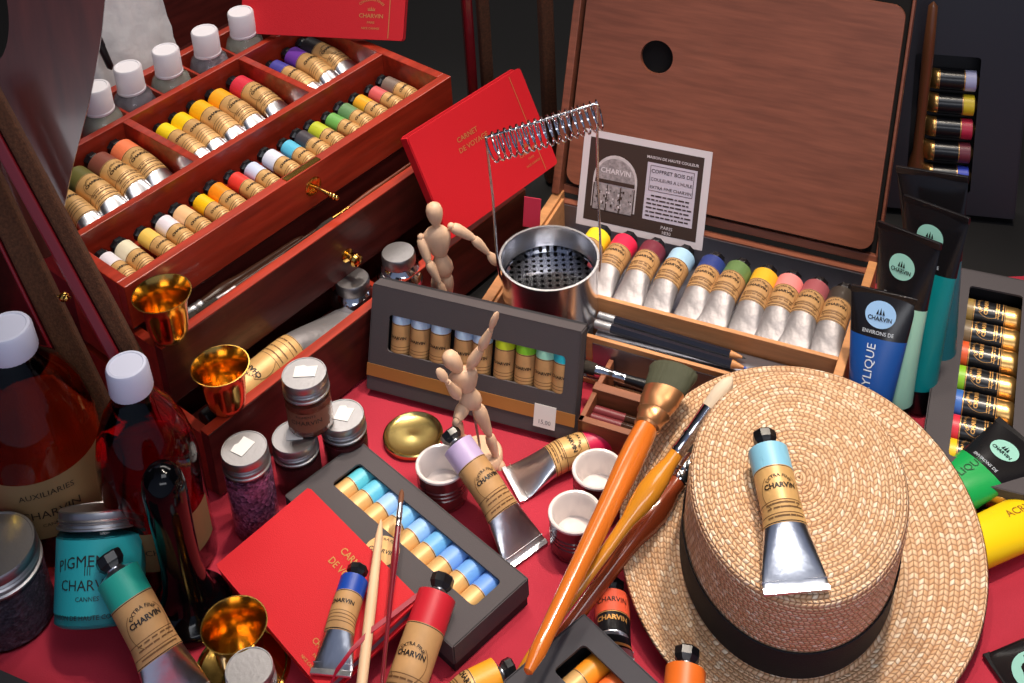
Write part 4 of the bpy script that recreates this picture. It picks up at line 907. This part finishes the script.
# ------------------------------------------------------------------ acrylic tubes
def acrylic(M, L, r, body, label, frac=.55, emb=(150, 206, 190), txt=True, wide=1.5, ink=None, group='acrylic paint tubes', title=True, fat=1.0):
    """local: +x from cap to crimp, +z outward face."""
    t = thing('acrylic_tube', label, 'paint tube', M, group)
    def ab(x):
        s = max(0, min(1, x / L)); return r * (fat + (wide - fat) * s), max(.0014, r * (1 - s ** 1.4 * .93))
    bm = MB(); nn = 24
    rs = [section(*ab(L * frac * i / nn), L * frac * i / nn, 32) for i in range(nn + 1)]; bm.rings(rs)
    def on(x0):  # text running along the tube axis
        def fn(tx, ty):
            x = x0 + tx; a, b_ = ab(x); ph = ty / a; g = .0005
            return (x, (a + g) * math.sin(ph), b_ + (b_ + g) * math.cos(ph))
        return fn
    def onx(x0):  # text across the tube, top towards crimp
        def fn(tx, ty):
            x = x0 + ty; a, b_ = ab(x); ph = -tx / a; g = .0005
            return (x, (a + g) * math.sin(ph), b_ + (b_ + g) * math.cos(ph))
        return fn
    if txt: bm.text('ACRYLIQUE', r * .62, on(L * frac * .56), 1, .0)
    bm.build('tube_body', [colm(body, .3), ink or mat('pale_print', (206, 214, 222), .5)], t)
    km = MB(); rs = [section(*ab(L * (frac + (1 - frac) * i / nn)), L * (frac + (1 - frac) * i / nn), 32) for i in range(nn + 1)]; km.rings(rs)
    if title: km.text('ENVIRONS DE', r * .26, onx(L * (frac + .03)), 1, .0)
    ec = L * (frac + (1 - frac) * .52); er = min(r * .8, L * (1 - frac) * .36)
    f = onx(ec); g2 = [f(er * math.cos(2 * math.pi * i / 30), er * .82 * math.sin(2 * math.pi * i / 30)) for i in range(30)]
    km.add([(p[0], p[1], p[2] + .0001) for p in g2], [tuple(range(30))[::-1]], 2)
    def lift(fn): return lambda x, y: (lambda p: (p[0], p[1], p[2] + .0004))(fn(x, y))
    km.text('CHARVIN', er * .36, lift(onx(ec - er * .36)), 0, .02)
    for k in range(3): 
        q = lift(onx(ec)); km.add([q((k - 1) * er * .2 - er * .08, 0), q((k - 1) * er * .2 + er * .08, 0), q((k - 1) * er * .16, er * (.42 - .1 * abs(k - 1)))], [(2, 1, 0)], 0)
    km.build('black_end', [mat('black_gloss', (24, 22, 24), .22), mat('pale_print', (206, 214, 222), .5), mat('emblem_%d_%d_%d' % emb, emb, .4)], t)
    a, b_ = ab(L); c = MB().box(L - .006, L + .0006, -a, a, -.0003, 2 * b_ + .0008); c.build('crimp_seal', mat('black_gloss', (24, 22, 24), .22), t, bevel=.0005)
    c = MB(); c.lathe([(r * .5, .0), (r * .86, -.002), (r * .86, -.004), (r * .84, -.024), (r * .8, -.026), (.001, -.026)][::-1], 36, M=Matrix.Translation((0, 0, r)) @ Matrix.Rotation(R(90), 4, 'Y')); c.build('cap', BLACKP, t)
    return t
def standing(cl, cr, base, zt, r, body, label, **k):
    Lp, Rp = at(cl[0], cl[1], zt), at(cr[0], cr[1], zt)
    A, Bq = at(base[0], base[1], .026), (Lp + Rp) / 2; x_ = Bq - A
    fn_ = x_.cross(Lp - Rp); M = frame(A, x_, fn_); z_ = M.to_3x3() @ V((0, 0, 1))
    return acrylic(Matrix.Translation(-z_ * r) @ M, x_.length, r, body, label, wide=min(1.95, (Lp - Rp).length / 2 / r), **k)
ZT = .2
standing((889, 167), (964, 191), (937, 354), ZT + .012, .018, (30, 110, 120), 'acrylic tube standing on its cap, rearmost with plain black end', emb=(110, 160, 180))
standing((892, 193), (962, 231), (918, 382), ZT, .018, (12, 138, 140), 'teal acrylic tube standing on its cap behind the mint tube', frac=.66)
standing((864, 216), (934, 259), (893, 400), ZT - .015, .018, (166, 216, 190), 'mint green acrylic tube standing on its cap behind the blue tube', frac=.6, ink=mat('dark_print', (40, 60, 60), .5))
standing((848, 289), (915, 307), (868, 418), ZT - .062, .018, (22, 76, 152), 'blue acrylic tube standing on its cap beside the sketch box', frac=.66, emb=(150, 190, 230))
def lying(p_cap, p_crimp, r, body, label, z1=.002, z2=.002, **k):
    A, Bq = at(*p_cap, z1 + r) - V((0, 0, r)), at(*p_crimp, z2); return acrylic(frame(A, Bq - A), (Bq - A).length, r, body, label, **k)
lying((944, 500), (1026, 441), .0165, (24, 158, 76), 'green acrylic tube lying half under the hat brim on black set', .001, .034, frac=.5, fat=1.25, wide=1.9, ink=mat('dark_green_print', (10, 70, 36), .5))
lying((967, 549), (1150, 468), .0168, (246, 206, 20), 'yellow acrylic tube lying half under the hat brim', frac=.6, fat=1.25, wide=1.8, ink=mat('ochre_print', (150, 100, 20), .5))
lying((1100, 640), (1006, 690), .02, (36, 34, 38), 'black acrylic tube end at the corner of the red cloth', frac=.5, txt=False)

# ------------------------------------------------------------------ wooden mannequins
def mannequin(base, px, label, n, hscale=1.0, stand=None):
    t = thing('artist_mannequin', label, 'mannequin', Matrix.Translation(base))
    I = t.matrix_world.inverted()
    J = {}
    for k, q in px.items():
        d = q[2] if len(q) > 2 else 0; J[k] = I @ onplane(q[0], q[1], base - n * d, n)
    s = hscale
    def limb(nm, a, c, r0, r1, belly=1.15):
        A, Bq = J[a], J[c]; d = Bq - A; pts = [A + d * q for q in (.05, .06, .12, .3, .55, .8, .93, .945)]
        rr = [r0 * .3, r0 * .8, r0 * 1.0, r0 * belly, (r0 + r1) / 2 * belly, r1 * 1.05, r1 * .9, r1 * .3]
        m = MB().tube(pts, [q * s for q in rr], 14); m.ball(tuple(A), r0 * .72 * s); m.build(nm, FIGW, t)
    def hand(nm, a, c, r0):
        A, Bq = J[a], J[c]; d = Bq - A; pts = [A + d * q for q in (0, .1, .3, .6, .9, 1)]; MB().tube(pts, [q * r0 * s for q in (.6, .75, 1.15, 1.2, .8, .25)], 12, flat=.6).ball(tuple(A), r0 * .6 * s).build(nm, FIGW, t)
    hd_ = J['neck'] - J['head']; c = J['head']
    zz = -hd_.normalized(); Mh = frame(c, zz.orthogonal(), zz)
    MB().lathe([(.0005, .013), (.004, .0125), (.0075, .0095), (.0092, .004), (.009, -.002), (.0075, -.008), (.0055, -.013), (.003, -.0155), (.0005, -.016)][::-1], 20, M=Mh @ Matrix.Scale(s, 4)).build('head', FIGW, t)
    MB().tube([J['head'].lerp(J['neck'], .6), J['neck'], J['neck'].lerp(J['chest'], .5)], [.004 * s, .0042 * s, .0055 * s], 14).build('neck', FIGW, t)
    def torso(nm, A, Bq, prof, side):
        d = Bq - A; x = d.normalized(); y = (side - x * side.dot(x)).normalized(); z = x.cross(y); rs = []
        for q, w, th in prof: rs.append([A + d * q + y * (w * s * math.cos(2 * math.pi * i / 20)) + z * (th * s * math.sin(2 * math.pi * i / 20)) for i in range(20)])
        MB().rings(rs).build(nm, FIGW, t)
    side = J['sr'] - J['sl']
    sh = (J['sr'] + J['sl']) / 2
    torso('chest', sh + (sh - J['waist']) * .16, J['waist'], [(0, .005, .004), (.06, .0105, .0075), (.2, .0155, .0095), (.45, .0145, .0102), (.75, .0105, .0085), (.9, .0075, .0065)], side)
    torso('pelvis', J['waist'], J['hip'], [(-.15, .006, .006), (.1, .0085, .0075), (.4, .0115, .009), (.8, .0125, .009), (1.1, .0095, .0075), (1.25, .005, .004)], side)
    for sd in 'lr':
        limb('upper_arm', 's' + sd, 'e' + sd, .0056, .0048); limb('forearm', 'e' + sd, 'w' + sd, .0049, .0036); hand('hand', 'w' + sd, 'h' + sd, .0044)
        limb('thigh', 't' + sd, 'k' + sd, .0068, .0052); limb('shin', 'k' + sd, 'a' + sd, .0052, .0036); hand('foot', 'a' + sd, 'f' + sd, .0052)
    if stand:
        c = I @ at(stand[0], stand[1], .012); MB().lathe([(.001, -base.z), (.019, -base.z), (.021, -base.z + .002), (.021, -base.z + .010), (.0195, -base.z + .012), (.001, -base.z + .012)], 40, M=Matrix.Translation((c.x, c.y, 0))).build('stand_disc', FIGW, t)
        MB().tube([V((c.x, c.y, -base.z + .011)), V((c.x, c.y, .02)), J['hip'] + V((0, .008, 0))], .0012, 8).build('support_rod', STEEL, t)
    return t
nv = V((.0, -1, .0))
b2 = at(484, 466, 0); b2.z = 0
mannequin(b2, dict(head=(452.5, 361), neck=(459.5, 370), chest=(464, 379), sl=(454.5, 379), sr=(470, 366), waist=(469, 391), hip=(471, 404), er=(481, 348), wr=(491, 329), hr=(497, 312),
    el=(458, 397, -.012), wl=(447, 381, -.02), hl=(437, 369, -.02), tr=(477, 405), kr=(489, 434), ar=(497, 459), fr=(506, 478, -.006), tl=(465, 405), kl=(456, 421, -.016), al=(462, 436, .022), fl=(466, 446, .03)),
    'dancing wooden mannequin with one arm raised in front of the upright set', nv, .86, stand=(480, 451))
b1 = at(441, 338, 0); b1.z = 0
mannequin(b1, dict(head=(434.5, 213), neck=(437, 227), chest=(438, 240), sl=(421, 237, -.003), sr=(451, 226), waist=(441, 257), hip=(443, 272), er=(473, 238), wr=(488, 253), hr=(498, 265),
    el=(428, 261, -.012), wl=(439, 282, -.016), hl=(446, 299, -.016), tr=(447, 274), kr=(447, 303), ar=(446, 330), fr=(449, 337, -.01), tl=(438, 274), kl=(437, 303), al=(436, 330), fl=(436, 338, -.01)),
    'wooden mannequin with arm stretched to the brush washer, behind the upright set', nv, .92, stand=(444, 334))

# small pink card behind the washer, struts in the dark
pcd = frame(at(523, 226, .075), V((1, -.35, 0)), V((-.3, -.9, .3))); pc = MB().box(0, .019, 0, .034, 0, .0015).build('pink_card', mat('pink_card', (176, 40, 66), .5), bevel=.0004, smooth=False); pc.matrix_world = pcd
tag(pc, 'small plain pink card standing behind the brush washer', 'card')
def pole(px_, base, top_z, w, m, label, lean=0.):
    g0 = at(px_[0], px_[1], .0); t = MB().box(-w / 2, w / 2, -w / 2, w / 2, 0, top_z).build('easel_strut', m, bevel=.003, smooth=False); t.matrix_world = yawM(g0, 20) @ Matrix.Rotation(lean, 4, 'Y'); tag(t, label, 'strut', 'struts in the dark behind'); return t
pole((478, 170), 0, .9, .012, REDP, 'upright red lacquered strut in the dark behind the tilted notebook')
pole((493, 172), 0, .9, .014, CORK, 'upright brown velvet strut beside the red strut behind the notebook')
pole((552, 180), 0, .9, .016, CORK, 'upright brown velvet strut beside the raised box lid')
bk = MB(); bk.ball((0, 0, 0), .006); bk.ball((.004, -.004, 0), .003); bk.build('side_knob', BRASS, chest, M=Matrix.Translation((W + .012, .12, .10)))
g0 = at(914, 185, .02); hb = MB().lathe([(.002, .0), (.010, .004), (.0125, .02), (.0105, .045), (.006, .07), (.0055, .12), (.0065, .2), (.005, .26), (.001, .265)], 24).build('reflection_brush', mat('brown_varnish', (110, 66, 40), .35, coat=.4)); hb.matrix_world = Matrix.Translation((g0.x, g0.y, 0)); tag(hb, 'brown wooden brush handle added in place of a reflection beside the raised box lid', 'brush')  # handle modelled in place of a brush's reflection
b = MB().box(0, .12, -.07, 0, 0, .03).build('black_box', CARDB, bevel=.001, smooth=False); q = at(-20, 660, .03); b.matrix_world = yawM(V((q.x, q.y, 0)), -25); tag(b, 'plain black box at the near corner below the jars', 'box')

# ------------------------------------------------------------------ lights
def spot(name, loc, tgt, energy, col, size, blend, rad):
    l = bpy.data.lights.new(name, 'SPOT'); l.energy = energy; l.color = col; l.spot_size = R(size); l.spot_blend = blend; l.shadow_soft_size = rad
    o = bpy.data.objects.new(name, l); COL.objects.link(o); o.location = loc; o.rotation_euler = (V(tgt) - V(loc)).to_track_quat('-Z', 'Y').to_euler(); return o
def area(name, loc, tgt, energy, col, sx, sy):
    l = bpy.data.lights.new(name, 'AREA'); l.energy = energy; l.color = col; l.shape = 'RECTANGLE'; l.size = sx; l.size_y = sy
    o = bpy.data.objects.new(name, l); COL.objects.link(o); o.location = loc; o.rotation_euler = (V(tgt) - V(loc)).to_track_quat('-Z', 'Y').to_euler(); return o
spot('key_spot', (.52, 1.12, 1.85), (.24, .84, 0), 118, (1, .87, .72), 40, .9, .06)
spot('tray_spot', (-.12, 1.45, 1.8), (-.2, 1.2, .15), 72, (1, .88, .76), 34, .9, .06)
spot('mid_spot', (.1, 1.2, 1.85), (-.02, .9, .05), 46, (1, .87, .74), 36, .9, .06)
area('back_foil_fill', (.1, 2.15, 1.45), (0, 1, .05), 12, (1, .92, .84), 1.5, .35)  # added unseen lamp, gives the foil something bright to reflect
area('front_sheen_fill', (.25, -.45, 1.08), (.2, 1.0, .1), 5, (.95, .96, 1), 1.1, .26)  # added unseen lamp, puts highlights on the polished palette and tube foil
area('overhead_fill', (.35, .45, 2.1), (.2, .95, 0), 9, (.95, .96, 1), .9, .7)  # added unseen overhead fill, brightens foil and caps
w = bpy.data.worlds.new('world'); bpy.context.scene.world = w; w.use_nodes = True; nt = w.node_tree; bgd = nt.nodes['Background']
tcw = nt.nodes.new('ShaderNodeTexCoord'); sw = nt.nodes.new('ShaderNodeSeparateXYZ'); nt.links.new(tcw.outputs['Generated'], sw.inputs[0])
rw_ = nt.nodes.new('ShaderNodeValToRGB'); ew = rw_.color_ramp.elements; mw = nt.nodes.new('ShaderNodeMapRange'); mw.inputs[1].default_value = -1; mw.inputs[2].default_value = 1
nt.links.new(sw.outputs[1], mw.inputs[0]); nt.links.new(mw.outputs[0], rw_.inputs[0])
ew[0].position = .0; ew[0].color = (.50, .60, .86, 1); ew[1].position = .62; ew[1].color = (.06, .055, .06, 1); k_ = ew.new(.3); k_.color = (.30, .36, .55, 1)
nt.links.new(rw_.outputs[0], bgd.inputs[0]); bgd.inputs[1].default_value = .42
vs_ = bpy.context.scene.view_settings; vs_.view_transform = 'Standard'; vs_.look = 'None'; vs_.exposure = 0.0; vs_.gamma = 1; vs_.use_curve_mapping = False
